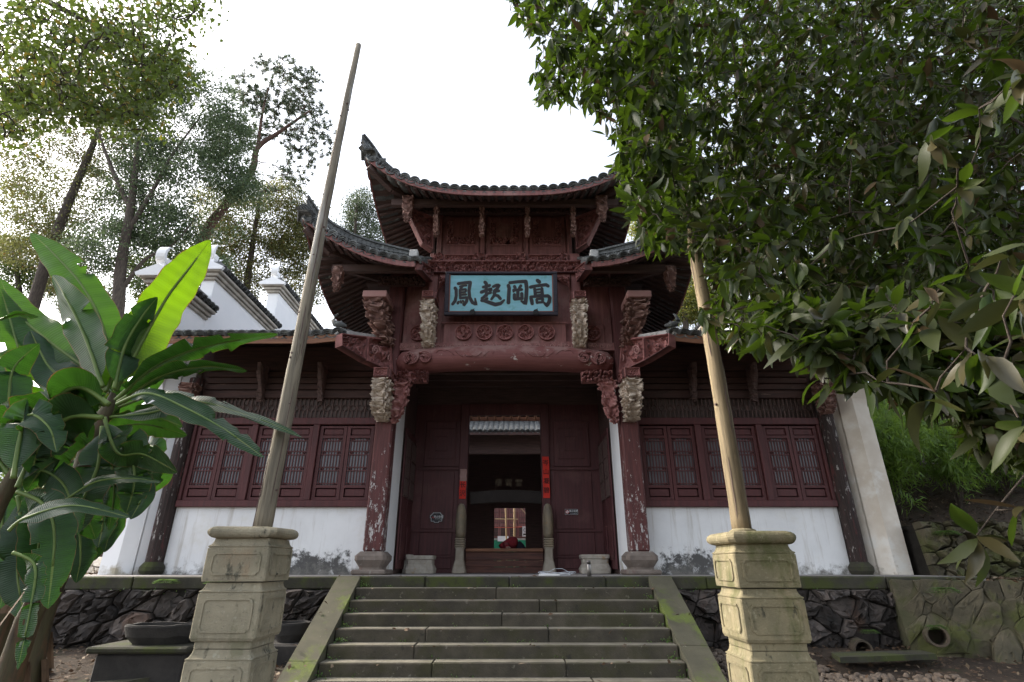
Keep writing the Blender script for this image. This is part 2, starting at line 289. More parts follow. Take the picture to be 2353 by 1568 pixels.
def carved_(mb, P00, P10, P11, P01, depth=.05, cells=4, seed=0, res=.022, back=.05, frame=0, flip=False):
    """a carved relief board spanned by four corners; frame: plain border as a share of the height"""
    P = [Vector(p) for p in (P00, P10, P11, P01)]
    w = ((P[1]-P[0]).length + (P[2]-P[3]).length)/2; h = ((P[3]-P[0]).length + (P[2]-P[1]).length)/2
    nu = max(4, min(150, int(w/res))); nv = max(4, min(80, int(h/res)))
    n = (P[1]-P[0]).cross(P[3]-P[0]).normalized() * (-1 if flip else 1)
    u = np.linspace(0, 1, nu+1); v = np.linspace(0, 1, nv+1); U, V = np.meshgrid(u, v, indexing='ij')
    H = relief(U, V, cells, seed, w/h)*depth
    if frame:
        e = np.minimum(np.minimum(V, 1-V)*h, np.minimum(U, 1-U)*w)/(frame*h)
        H = np.where(e < 1, depth*1.05, H); H = np.where((e >= 1) & (e < 1.35), 0, H)
    G = []
    for i in range(nu+1):
        row = []
        for j in range(nv+1):
            p = (P[0]*(1-u[i])+P[1]*u[i])*(1-v[j]) + (P[3]*(1-u[i])+P[2]*u[i])*v[j]
            row.append(p + n*H[i, j])
        G.append(row)
    mb.grid(G, flip)
    bk = [p - n*back for p in P]
    ed = [[r[0] for r in G], [r[-1] for r in G], G[0], G[-1]]
    for e, (a, b) in zip(ed, ((0,1),(3,2),(0,3),(1,2))):
        m = len(e)-1; mb.grid([[e[k] for k in range(m+1)], [bk[a].lerp(bk[b], k/m) for k in range(m+1)]])
    mb.add(bk, [(0,1,2,3)])
    return mb
def spiral(mb, c, r, ux, uy, turns=1.6, rad=.012, n=16, t0=0, n_side=5):
    c = Vector(c); ux = Vector(ux); uy = Vector(uy)
    pts = []
    for k in range(n+1):
        t = k/n; q = r*(1-.82*t); a = t0 + t*turns*2*math.pi
        pts.append(c + ux*math.cos(a)*q + uy*math.sin(a)*q)
    return mb.tube(pts, rad, n_side)
def corbel(mb, rings, seed, amp=.05, cells=5, nside=28, nlev=34):
    """carved bracket: rings = [(z, x_mid, y_front, y_back, half_width)] from top to bottom, lumpy relief all round"""
    zs = np.array([r[0] for r in rings]); t = np.linspace(0, 1, nlev); zq = np.interp(t, np.linspace(0, 1, len(rings)), zs)
    def ip(k): return np.interp(t, np.linspace(0, 1, len(rings)), np.array([r[k] for r in rings]))
    xm, yf, yb, hw = ip(1), ip(2), ip(3), ip(4)
    A = np.linspace(0, 2*np.pi, nside, endpoint=False)
    U, V = np.meshgrid((A/(2*np.pi)*4) % 1.0, t*1.0); H = np.concatenate([relief(U[:, q::1][:, :0] if False else U, V, cells, seed, .55)], 1)*amp*1.35
    out = []
    for i in range(nlev):
        ring = []
        for k, a in enumerate(A):
            ca, sa = math.cos(a), math.sin(a); e = .45
            sx = math.copysign(abs(ca)**e, ca); sy = math.copysign(abs(sa)**e, sa)
            ym = (yf[i]+yb[i])/2; hy = (yb[i]-yf[i])/2
            ring.append((xm[i]+sx*(hw[i]-amp*.6+H[i, k]), ym+sy*(hy+(H[i, k]-amp*.6 if sy < .9 else 0)), zq[i]))
        out.append(ring)
    return mb.loft(out)

# ------------------------------------------------------------------ roof tiles
def arc_tile(r, L, th, a0=10, a1=170, n=7, up=1, layers=1):
    """half-round tile lying along +Y (up the slope), its front end at y = 0"""
    mb = MB()
    for l in range(layers):
        ro = r*(1-.0*l) ; dz = -l*th*1.15; y0 = l*.018
        rows = []
        for y in (y0, L):
            o = []; i_ = []
            for k in range(n+1):
                a = R(a0+(a1-a0)*k/n); o.append((ro*math.cos(a), y, up*ro*math.sin(a)*.8+dz)); i_.append(((ro-th)*math.cos(a), y, up*(ro-th)*math.sin(a)*.8+dz))
            rows.append(o + i_[::-1])
        mb.loft(rows)
    return mb
cover_me = arc_tile(.128, .3, .032, 5, 175, 8, 1, 3).mesh('cover_tile', TILE)
pan_me = arc_tile(.135, .3, .03, 12, 168, 8, -1).mesh('pan_tile', TILE)
def frame_m(p, x, y):
    """matrix at p with local x along the eave and local y up the slope"""
    x = Vector(x).normalized(); y = Vector(y); y = (y - x*y.dot(x)).normalized(); z = x.cross(y)
    if z.z < 0: x = -x; z = -z
    return Matrix(((x.x, y.x, z.x, p.x), (x.y, y.y, z.y, p.y), (x.z, y.z, z.z, p.z), (0,0,0,1)))
def append_inst(mb, me, M):
    mb.add([M @ v.co for v in me.vertices], [tuple(p.vertices) for p in me.polygons])
def slope(parent, P, a0, a1fn, dmax, pitch=.23, rows=7, back=False, raft=.19, fascia=.13, named=True, up_first=True, fmat=None, soffit_mat=None):
    """one roof slope. P(a, d): point at a along the eave and d up the slope; a1fn(d) = (lowest a, highest a)"""
    fmat = fmat or RED
    lo, hi = a1fn(0); n = int(round((hi-lo)/pitch)); stuff = MB()
    for i in range(n+1):
        a = lo + (hi-lo)*i/n
        for r in range(rows):
            d = r*.2
            l, h = a1fn(d)
            if a < l-.02 or a > h+.02: break
            e = .03
            tx = P(min(a+e, hi), d)-P(max(a-e, lo), d); ty = P(a, d+.12)-P(a, d)
            M = frame_m(P(a, d) + Vector((0,0,.085)), tx, ty) @ Matrix.Translation((0, -.05, 0)) @ Matrix.Rotation(R(-4), 4, 'X')
            if r == 0 and named: link('cover_tile', cover_me, parent, M)
            else: append_inst(stuff, cover_me, M)
            if i < n:
                b = a + (hi-lo)/n/2
                M2 = frame_m(P(min(b, hi), d) + Vector((0,0,.07)), tx, ty) @ Matrix.Translation((0, -.03, 0)) @ Matrix.Rotation(R(-4), 4, 'X')
                if r == 0 and named: link('pan_tile', pan_me, parent, M2)
                else: append_inst(stuff, pan_me, M2)
    o = stuff.build('tile_courses', TILE, parent, fix=False); o['kind'] = 'stuff'
    # boarding (top under the tiles, bottom over the rafters)
    na, nd = 28, 10
    for dz, mt, nm in ((.0, TILE, 'tile_bed'), (-.05, soffit_mat or DARK, 'soffit_board')):
        G = []
        for j in range(nd+1):
            d = dmax*j/nd; l, h = a1fn(d)
            G.append([P(l+(h-l)*i/na, d)+Vector((0,0,dz)) for i in range(na+1)])
        MB().grid(G).build(nm, mt, parent, smooth=True)
    # eave board
    mb = MB(); rings = []
    for i in range(41):
        a = lo+(hi-lo)*i/40; p = P(a, 0); q = P(a, .05)-p; q.z = 0; q = q.normalized() if q.length > 1e-6 else Vector((0,1,0))
        rings.append([p+Vector((0,0,.05)), p+Vector((0,0,.05-fascia)), p+q*.035+Vector((0,0,.05-fascia)), p+q*.035+Vector((0,0,.05))])
    mb.loft(rings).build('eave_board', fmat, parent)
    # rafters
    k = int((hi-lo)/raft)
    for i in range(1, k):
        a = lo+(hi-lo)*i/k; pts = []
        for d in np.linspace(.05, dmax, 5):
            l, h = a1fn(d)
            if a < l or a > h: break
            pts.append(P(a, d)+Vector((0,0,-.085)))
        if len(pts) < 2: continue
        mb = MB()
        for p, q in zip(pts[:-1], pts[1:]): mb.bar(p, q, .075, .07)
        mb.build('rafter', DARK, parent)
def crest(parent, pts, hts, name='ridge_crest'):
    """pierced ridge crest that stands on the curve pts with heights hts"""
    mb = MB(); pts = [Vector(p) for p in pts]
    # resample
    L = [0]
    for p, q in zip(pts[:-1], pts[1:]): L.append(L[-1]+(q-p).length)
    n = max(6, int(L[-1]/.11)); q = []; hh = []
    for i in range(n+1):
        s = L[-1]*i/n; k = max(j for j in range(len(L)) if L[j] <= s+1e-9); k = min(k, len(pts)-2)
        t = (s-L[k])/max(1e-6, L[k+1]-L[k]); q.append(pts[k].lerp(pts[k+1], t)); hh.append(hts[k]*(1-t)+hts[k+1]*t)
    Z = Vector((0,0,1))
    for i in range(n):
        a, b = q[i], q[i+1]; ha, hb = hh[i], hh[i+1]
        mb.bar(a, b, .12, .06); mb.bar(a+Z*ha, b+Z*hb, .1, .045); mb.bar(a+Z*ha*.55, b+Z*hb*.55, .07, .03)
        mb.bar(a, a+Z*ha, .05, .035, (0,1,0)); mb.bar(a, b+Z*hb*.55, .04, .03); mb.bar(a+Z*ha*.55, b, .04, .03)
        mb.bar(a+Z*ha*.55, b+Z*hb, .035, .028); mb.bar(a+Z*ha, b+Z*hb*.55, .035, .028)
    return mb.build(name, TILE, parent)

# ------------------------------------------------------------------ the setting: terrace, ground, stairs
def gz(x, y):
    z = -1.06 + .13*min(0, y)
    return max(z, -1.5)
gx = np.concatenate([np.array([-300, -120, -60, -30, -20]), np.linspace(-15, 15, 91), np.array([20, 30, 60, 120, 300])])
gy = np.concatenate([np.array([-300, -100, -40, -20]), np.linspace(-14, .4, 60), np.array([2, 60, 120, 400])])
G = [[(x, y, gz(x, y) + (.035*noise.noise((x*1.7, y*1.7, 0)) + .012*noise.noise((x*6, y*6, 3)) if abs(x) < 16 and -15 < y < 1 else 0)) for y in gy] for x in gx]
g = MB().grid(G, True).build('ground', SOIL, smooth=True, fix=False); tag(g, kind='structure')
terr = MB().box(-60, 8.6, .42, 60, -1.3, -.012).build('terrace', FLOOR); tag(terr, kind='structure')
MB().box(-8.9, 8.2, .425, 3.0, -.012, -.002).build('paving_sheet', FLOOR, terr)
x = -12.5; k = 0
while x < 8.0:
    L_ = rng.uniform(1.35, 1.9); x1 = min(x+L_, 8.15)
    mid = -2.45 < (x+x1)/2 < 2.45
    MB().cbox(x+.006, x1-.006, rng.uniform(-.012, .008), .43, -.2+rng.uniform(-.008,.008), rng.uniform(-.006, .004), .018).build('kerb_stone', KERB, terr); x = x1
NS, TR, RS = 9, .293, .171
st = MB().box(-2.6, 2.6, -2.2, .3, -1.7, -1.3).build('staircase', GAP); tag(st, kind='structure')
for n in range(1, NS+1):
    cuts = [-2.46] + sorted(rng.uniform(-1.3, 1.5) for _ in range(1 if n % 2 else 2)) + [2.46]
    for a, b in zip(cuts[:-1], cuts[1:]):
        if b-a < .25: continue
        z1 = -RS*n+rng.uniform(-.004,.004); y0 = -TR*n+rng.uniform(-.008,.008)
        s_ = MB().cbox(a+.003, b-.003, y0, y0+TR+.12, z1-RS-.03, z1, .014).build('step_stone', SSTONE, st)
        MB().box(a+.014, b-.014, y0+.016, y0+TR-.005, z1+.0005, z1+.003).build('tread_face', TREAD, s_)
for sx in (-1, 1):
    e = Vector((0, -TR, -RS)).normalized(); nn = Vector((0, -RS, TR)).normalized()
    s0 = 0; Ltot = 3.25
    for s1 in (1.75 if sx > 0 else 2.05, Ltot):
        a = Vector((0, -.01, .03))+e*(s0+.004); b = Vector((0, -.01, .03))+e*(s1-.004); xi, xo = sx*2.47, sx*2.86
        if s0 == 0: pa = [Vector((0, .0, .012)), Vector((0, .0, -.28))]
        else: pa = [a, a-nn*.24]
        prof = [pa[0], pa[1], b-nn*.24, b]
        MB().prism([(xi, p.y, p.z) for p in prof], (xo-xi, 0, 0)).build('cheek_slab', CHEEK, st)
        s0 = s1
    prof = [(0, -.2), (0, -1.7), (-2.6, -1.7), (-2.6, -1.68)]
    MB().prism([(sx*2.5, y, z) for y, z in prof], (sx*.38, 0, 0)).build('cheek_core', WST, st)

# ------------------------------------------------------------------ the gate hall
hall = thing('gate_hall', (0, 2, 0), 'maroon timber gate hall with tiered upswept grey tiled roofs above the steps', 'gatehouse')
def part(mb, name, mat, smooth=False): return mb.build(name, mat, hall, smooth=smooth)
CXL = {-1: -2.76, 1: 2.79}
for sx in (-1, 1):
    x = CXL[sx]
    c = part(MB().cbox(x-.2, x+.2, 1.8, 2.2, .44, 7.6, .035), 'main_column', FLAKE)
    p = part(MB().cbox(x-.35, x+.35, 1.62, 2.4, 0, .1, .03), 'column_base', WPALE); p.data.materials[0] = BASEST
    rings = []
    for z, w in ((.1,.235),(.14,.235),(.28,.325),(.36,.325),(.385,.3),(.445,.24)): rings.append([(x+a*w, 2+b*w, z) for a, b in ((-1,-.8),(-.8,-1),(.8,-1),(1,-.8),(1,.8),(.8,1),(-.8,1),(-1,.8))])
    MB().loft(rings).build('base_block', BASEST, p)
    # end column of each wing
    xe = -7.42 if sx < 0 else 7.45
    part(MB().tube([(xe, 2.15, z) for z in (.24, 1, 2, 3, 4.3)], [.165, .17, .17, .168, .165], 14), 'wing_column', OLDW)
    part(MB().lathe((xe, 2.15, 0), [(.2,0),(.24,.07),(.24,.15),(.17,.245)], 12), 'wing_column_base', KERB)
# porch side walls, back wall, ceiling
for sx in (-1, 1):
    x = sx*2.6
    part(MB().box(min(x, x+sx*.12), max(x, x+sx*.12), 2.21, 3.25, 0, 4.2), 'porch_plaster_wall', PLASTW)
    part(MB().box(min(x, x+sx*.12), max(x, x+sx*.12), 3.25, 4.9, 0, 5.1), 'porch_wall', DARK)
    part(MB().box(min(x, x+sx*.12), max(x, x+sx*.12), 2.21, 3.25, 4.2, 5.1), 'porch_beam', DARK)
    for k in range(2):
        y0 = 3.32+k*.75
        sp_ = part(MB().box(x-sx*.05-.02, x-sx*.05+.02, y0, y0+.68, .1, 3.4), 'porch_panel', DOOR)
        mb = MB()
        for j in range(6): mb.bar((x-sx*.085, y0+.1+j*.1, 1.75), (x-sx*.085, y0+.1+j*.1, 3.2), .022)
        for zz in (1.75, 2.2, 2.7, 3.2): mb.bar((x-sx*.085, y0+.05, zz), (x-sx*.085, y0+.63, zz), .03)
        mb.build('lattice', DARK, sp_)
        MB().box(x-sx*.09-.012, x-sx*.09+.012, y0+.1, y0+.58, .3, 1.1).build('base_panel', DOOR, sp_)
    # door surround: boarded panel either side of the opening
    xi = -1.08 if sx < 0 else .93
    xa, xb = sorted((xi, sx*2.6))
    dp = part(MB().box(xa, xb, 4.85, 4.95, 0, 4.45), 'door_wall', DOOR)
    for z0, z1 in ((.1, .36), (.42, .98), (1.06, 2.55), (2.7, 3.95)):
        MB().cbox(xa+.3 if sx < 0 else xa+.36, xb-.36 if sx < 0 else xb-.3, 4.825, 4.852, z0, z1, .012).build('raised_panel', DOOR, dp)
    for z in (1.02, .39, 2.62): MB().box(xa+.12, xb-.12, 4.8, 4.85, z-.025, z+.025).build('door_rail', DOOR, dp)
    xj = xi - sx*0
    part(MB().cbox(min(xj, xj+sx*.24), max(xj, xj+sx*.24), 4.76, 5.0, 0, 4.45, .015), 'door_jamb', DOOR)
    mb = MB()      # fretwork square high on the panel
    xm = (xa+xb)/2
    for k, s_ in enumerate((.62, .42, .2)):
        for (p, q) in (((-s_,-s_),(s_,-s_)), ((s_,-s_),(s_,s_)), ((s_,s_),(-s_,s_)), ((-s_,s_),(-s_,-s_))):
            mb.bar((xm+p[0]*.8, 4.815, 3.33+p[1]), (xm+q[0]*.8, 4.815, 3.33+q[1]), .035)
    mb.build('fretwork', DOOR, dp)
part(MB().box(-2.6, 2.6, 4.85, 4.95, 4.45, 5.4), 'over_door_board', DARK)
part(MB().box(-1.1, .95, 4.78, 4.85, 4.12, 4.45), 'door_lintel', DOOR)
part(MB().box(-2.72, 2.72, 2.3, 4.9, 5.12, 5.2), 'porch_ceiling', DARK)
for k in range(4): part(MB().box(-2.6, 2.6, 2.75+k*.55, 2.87+k*.55, 4.86, 5.1), 'ceiling_beam', DARK)
th = MB()
for k, (z0, z1) in enumerate(((0, .14), (.145, .3), (.305, .5))):
    part(MB().cbox(-1.06, .93, 4.66+.01*k, 4.78, z0+.002, z1, .008), 'threshold_plank', THR)
part(MB().cbox(-1.06, .93, 4.62, 4.8, .505, .58, .012), 'threshold_plank', EAVEW)

# great curved beam over the porch
pts = []; rad = []
for k in range(33):
    t = -1+2*k/32; x = -.04+2.56*t
    pts.append((x, 1.86, 4.62+.12*(1-t*t)-.04*abs(t)**6)); rad.append(.305*(1-.22*abs(t)**8)*(1-.42*max(0, abs(t)-.95)/.05))
b = part(MB().tube(pts, rad, 24), 'curved_beam', BEAM, True)
for sx in (-1, 1):
    mb = MB()
    for (dx, r, tn) in ((2.2, .19, 1.7), (1.86, .17, 1.6)):
        c = (-.04+sx*dx, 1.545, 4.63)
        spiral(mb, c, r, (sx, 0, 0), (0, .06, 1), tn, .03, 22, math.pi*(.9 if dx > 2 else .2), 5)
        spiral(mb, (c[0], 1.535, c[2]), r*.72, (sx, 0, 0), (0, .06, 1), tn*.8, .02, 18, math.pi*(1.0 if dx > 2 else .3), 5)
    pv = None
    for k in range(7):
        xx = -.04+sx*(1.5-.22*k)
        mb.tube([(xx+.1*math.cos(a)*sx, 1.86-.31*math.cos(.15+.28*math.sin(a+k)), 4.7+.31*math.sin(.15+.28*math.sin(a+k))) for a in np.linspace(0, 2.6, 7)], .009, 4)
    mb.build('scroll_carving', BEAM, b, smooth=True)
# carved braces under the beam ends
for sx in (-1, 1):
    x0 = -.04+sx*2.5
    mb = MB()
    carved(mb, (x0, 1.7, 4.08), (x0-sx*.72, 1.7, 4.08), (x0-sx*.72, 1.7, 4.34), (x0, 1.7, 4.34), .09, 3, 31+sx, .02, .12, flip=sx > 0)
    part(mb, 'beam_brace', REDC)
    mb = MB(); rings = []
    corbel(mb, [(4.12, x0-sx*.14, 1.62, 1.86, .2), (3.9, x0-sx*.12, 1.62, 1.86, .17), (3.6, x0-sx*.1, 1.64, 1.86, .15), (3.3, x0-sx*.05, 1.68, 1.84, .1), (3.12, x0, 1.74, 1.82, .03)], 41+sx, .06, 5)
    part(mb, 'beam_brace', REDC)
# boards between the beam and the plaque, scroll strip, medallions
part(MB().box(-2.96, 2.96, 2.03, 2.12, 4.9, 7.6), 'backing_board', RED)
mb = MB().box(-2.62, 2.6, 1.84, 2.03, 4.93, 5.12); fz = part(mb, 'scroll_strip', RED)
mb = MB()
for k in range(30):
    xx = -2.52+k*.172; s_ = 1 if k % 2 else -1
    spiral(mb, (xx, 1.83, 5.03), .06, (1, 0, 0), (0, 0, s_), 1.3, .011, 12)
mb.build('scrollwork', REDC, fz)
mp_ = part(MB().cbox(-1.55, 1.46, 1.93, 2.03, 5.17, 5.68, .01), 'medallion_board', RED)
for zz in (5.16, 5.69): MB().box(-1.62, 1.53, 1.9, 1.93, zz-.025, zz+.025).build('moulding', RED, mp_)
def medallion(x, y, z, r, seed):
    mb = MB(); n = 26
    rr = np.linspace(0, 1, 12); A = np.linspace(0, 2*np.pi, n+1)
    RR, AA = np.meshgrid(rr, A, indexing='ij'); H = relief(.5+.5*RR*np.cos(AA), .5+.5*RR*np.sin(AA), 4.2, seed)*.07
    H = np.where(RR > .86, .065, H)
    mb.grid([[(x+r*rr[i]*math.cos(a), y-.015-H[i, j], z+r*rr[i]*math.sin(a)) for j, a in enumerate(A)] for i in range(12)])
    mb.grid([[(x+r*math.cos(a), y-.08, z+r*math.sin(a)) for a in A], [(x+r*math.cos(a), y+.01, z+r*math.sin(a)) for a in A]])
    part(mb, 'medallion', REDC)
for k in range(5): medallion(-1.055+k*.507, 1.93, 5.42, .205, 60+k)
for x in (-2.17, 2.1):
    part(MB().cbox(x-.3, x+.3, 1.97, 2.03, 5.17, 5.68, .01), 'medallion_board', RED); medallion(x, 1.97, 5.42, .205, int(70+x))
for sx in (-1, 1):
    x = -.06+sx*1.8
    part(MB().cbox(x-.12, x+.12, 1.8, 2.03, 5.14, 7.62, .015), 'carved_post', RED)
    # inner corbel, pale carving below a lattice block
    mb = MB(); corbel(mb, [(6.0, x, 1.2, 1.8, .16), (5.85, x, 1.17, 1.8, .16), (5.6, x, 1.2, 1.8, .155), (5.35, x, 1.27, 1.8, .15), (5.1, x, 1.42, 1.8, .14), (4.93, x, 1.62, 1.8, .12)], 80+sx, .07, 6, 36, 46)
    part(mb, 'carved_corbel', CARVEW)
    bl = part(MB().cbox(x-.15, x+.15, 1.2, 1.8, 6.0, 6.2, .012), 'corbel_block', RED)
    mb = MB(); carved(mb, (x-.14, 1.195, 6.02), (x+.14, 1.195, 6.02), (x+.14, 1.195, 6.18), (x-.14, 1.195, 6.18), .02, 4, 3, .014, .01, .1)
    carved(mb, (x-sx*.155, 1.24, 6.02), (x-sx*.155, 1.78, 6.02), (x-sx*.155, 1.78, 6.18), (x-sx*.155, 1.24, 6.18), .02, 3, 5, .016, .01, .1, flip=sx > 0)
    mb.build('fret', REDC, bl)
    # lower corbel on the main column
    xc = CXL[sx]+sx*.02
    mb = MB(); corbel(mb, [(4.02, xc, 1.16, 1.8, .19), (3.85, xc, 1.13, 1.8, .19), (3.6, xc, 1.18, 1.8, .18), (3.4, xc, 1.26, 1.8, .17), (3.25, xc, 1.42, 1.8, .15), (3.16, xc, 1.6, 1.8, .13)], 90+sx, .075, 6, 36, 44)
    part(mb, 'carved_corbel', CARVEW)
    bl = part(MB().cbox(xc-.17, xc+.17, 1.18, 1.8, 4.02, 4.26, .012), 'corbel_block', RED)
    mb = MB(); carved(mb, (xc-.16, 1.175, 4.04), (xc+.16, 1.175, 4.04), (xc+.16, 1.175, 4.24), (xc-.16, 1.175, 4.24), .02, 4, 8, .014, .01, .1)
    carved(mb, (xc-sx*.175, 1.22, 4.04), (xc-sx*.175, 1.78, 4.04), (xc-sx*.175, 1.78, 4.24), (xc-sx*.175, 1.22, 4.24), .02, 3, 5, .016, .01, .1, flip=sx > 0)
    mb.build('fret', REDC, bl)
    # upper corbel: dark carved lion bracket turned outwards
    xo = CXL[sx]+sx*.1
    mb = MB(); corbel(mb, [(5.95, xo+sx*.22, 1.05, 1.85, .26), (5.75, xo+sx*.2, 1.02, 1.85, .25), (5.45, xo+sx*.12, 1.12, 1.85, .22), (5.15, xo+sx*.04, 1.35, 1.85, .18), (4.95, xo, 1.55, 1.85, .14)], 100+sx, .09, 6, 38, 46)
    part(mb, 'carved_bracket', CARVEB)
    part(MB().cbox(xo+sx*.22-.28, xo+sx*.22+.28, 1.02, 1.85, 5.95, 6.12, .015), 'bracket_block', REDC)
# plaque beam above the signboard: carved frieze with an arched lower edge
mb = MB(); carved(mb, (-2.0, 1.8, 6.99), (1.9, 1.8, 6.99), (1.9, 1.8, 7.33), (-2.0, 1.8, 7.33), .06, 3.2, 11, .022, .1, .08)
fr = part(mb, 'carved_frieze', REDC)
part(MB().box(-1.98, 1.88, 1.86, 2.0, 7.33, 7.62), 'frieze_rail', RED)
for k in range(3):
    mb = MB(); x0 = -1.62+k*1.07; carved(mb, (x0, 1.82, 7.37), (x0+.9, 1.82, 7.37), (x0+.9, 1.82, 7.55), (x0, 1.82, 7.55), .04, 2.4, 15+k, .018, .03, .12); part(mb, 'rail_panel', REDC)
for k in range(4):
    mb = MB(); x0 = -1.79+k*1.07; carved(mb, (x0-.12, 1.78, 7.34), (x0+.14, 1.78, 7.34), (x0+.14, 1.78, 7.6), (x0-.12, 1.78, 7.6), .05, 2.2, 25+k, .018, .05); part(mb, 'rail_block', REDC)
poly = [(-1.7, 6.99), (-1.7, 6.86), (-1.5, 6.87), (-1.38, 6.92), (-1.2, 6.965), (1.1, 6.965), (1.28, 6.92), (1.4, 6.87), (1.6, 6.86), (1.6, 6.99)]
part(MB().prism([(x, 1.78, z) for x, z in poly], (0, .16, 0)), 'arched_board', RED)
for sx in (-1, 1):
    x = -.06+sx*1.66
    mb = MB(); carved(mb, (x-sx*.02, 1.72, 6.5), (x-sx*.06, 1.72, 6.62), (x-sx*.36, 1.72, 6.86), (x-sx*.02, 1.72, 6.86), .05, 3, 51, .018, .06, flip=sx > 0); part(mb, 'spandrel', REDC)
# upper storey: three panels with pierced corners, under the top roof
part(MB().box(-1.82, 1.7, 2.03, 2.12, 7.6, 9.3), 'storey_board', RED)
for k in range(4):
    x = -1.79+k*1.145
    part(MB().cbox(x-.06, x+.06, 1.93, 2.03, 7.62, 9.0, .01), 'storey_post', RED)
    # thin carved struts that hang from the eave in front of each post
    mb = MB(); corbel(mb, [(8.55, x+.02, 1.0, 1.2, .05), (8.2, x+.02, 1.02, 1.24, .055), (7.95, x+.02, 1.1, 1.3, .06), (7.78, x+.02, 1.2, 1.32, .05)], 120+k, .035, 7, 16, 30); part(mb, 'hanging_strut', CARVEB)
    part(MB().bar((x+.02, 1.1, 8.55), (x+.02, 2.0, 9.0), .08, .1), 'strut_arm', DARK)
for k in range(3):
    x0 = -1.72+k*1.145; xm = x0+.5
    pn = part(MB().cbox(x0+.02, x0+.98, 1.98, 2.03, 7.68, 8.9, .012), 'storey_panel', RED)
    MB().cbox(x0+.12, x0+.88, 1.955, 1.98, 7.95, 8.85, .012).build('sunk_panel', RED, pn)
    mb = MB()
    for s_ in (-1, 1): carved(mb, (xm+s_*.3-.075, 1.955, 8.0), (xm+s_*.3+.075, 1.955, 8.0), (xm+s_*.3+.075, 1.955, 8.7), (xm+s_*.3-.075, 1.955, 8.7), .045, 8, 140+k, .018, .0)
    carved(mb, (xm-.22, 1.955, 8.0), (xm+.22, 1.955, 8.0), (xm+.22, 1.955, 8.2), (xm-.22, 1.955, 8.2), .045, 2.5, 150+k, .018, .0)
    mb.build('pierced_carving', REDC, pn)
part(MB().box(-2.0, 1.9, 1.9, 2.03, 8.95, 9.15), 'purlin_beam', DARK)
part(MB().box(-2.9, 2.8, .95, 1.07, 8.5, 8.68), 'eave_purlin', DARK)
mb = MB(); carved(mb, (-2.3, 1.45, 8.62), (2.2, 1.45, 8.62), (2.2, 1.45, 8.8), (-2.3, 1.45, 8.8), .04, 2, 161, .03, .05); part(mb, 'purlin_carving', DARKP)
for sx in (-1, 1):
    xs = -.06+sx*1.86
    part(MB().box(min(xs, xs+sx*.08), max(xs, xs+sx*.08), 2.03, 5.6, 7.4, 9.5), 'storey_wall', DARKP)
    # diagonal carved brackets at the storey corners and pendants at the eave corners
    mb = MB(); carved(mb, (xs+sx*.02, 1.75, 7.62), (xs+sx*.28, 1.62, 7.75), (xs+sx*.72, 1.25, 8.62), (xs+sx*.02, 1.75, 8.62), .06, 5, 170, .022, .08, .06, flip=sx < 0); part(mb, 'corner_bracket', REDC)
    xp = -.05+sx*2.42
    mb = MB(); corbel(mb, [(8.72, xp, .85, 1.05, .14), (8.5, xp, .82, 1.05, .13), (8.25, xp, .84, 1.04, .1), (8.12, xp, .88, 1.0, .06), (8.05, xp, .86, 1.02, .075), (7.98, xp, .92, .96, .03)], 180, .04, 5, 20, 30); part(mb, 'corner_pendant', CARVEB)
    part(MB().bar((xp, .95, 8.6), (xs, 2.0, 8.95), .1, .12), 'corner_arm', DARK)

# ---- top roof
roof = MB().box(-1.5, 1.4, 2.4, 5, 9.3, 9.4).build('pavilion_roof', DARK, hall)
A_, Z0, CX_, CY_ = 3.27, 8.36, -.06, 3.57
def zrise(r, d): return 1.0*abs(r)**3.2*math.exp(-d/1.1)
def top_P(rot):
    c, s = round(math.cos(rot)), round(math.sin(rot))
    def P(a, d):
        r = min(1, abs(a)/A_); f = .1*r**3*math.exp(-d*1.2)
        sg = 1 if a > 0 else -1
        x, y = a + sg*f, -A_ + d - f
        return Vector((CX_ + x*c - y*s, CY_ + x*s + y*c, Z0 + .5*d + .05*d*d + zrise(r, d)))
    return P
for rot, nm in ((0, True), (math.pi/2, False), (-math.pi/2, False), (math.pi, False)):
    slope(roof, top_P(rot), None, lambda d: (-A_+d, A_-d), 3.0, .235, 5 if nm else 2, named=nm)
for sx in (-1, 1):
    P = top_P(0); pts = [P(sx*(A_-d), d)+Vector((sx*.05*(1-d), -.05*(1-d), .1)) for d in (-.02, .1, .3, .6, 1.0, 1.4)]
    pts[0] += Vector((sx*.03, -.03, .28)); pts[1] += Vector((0,0,.12))
    crest(roof, pts, [.2, .34, .34, .28, .2, .1])
    mb = MB()
    for k in range(4): mb.bar(P(sx*A_, 0)+Vector((-sx*.06*k, .05*k, .1+.035*k)), P(sx*A_, 0)+Vector((sx*.13-sx*.03*k, -.14+.03*k, .2+.05*k)), .16-.02*k, .03)
    mb.build('tip_tiles', TILE, roof)
    # hip rafter under the corner
    mb = MB(); q = [P(sx*(A_-d), d)+Vector((0,0,-.16)) for d in (.06, .5, 1, 1.6, 2.2)]
    for a, b in zip(q[:-1], q[1:]): mb.bar(a, b, .13, .16)
    mb.build('hip_rafter', DARK, roof)
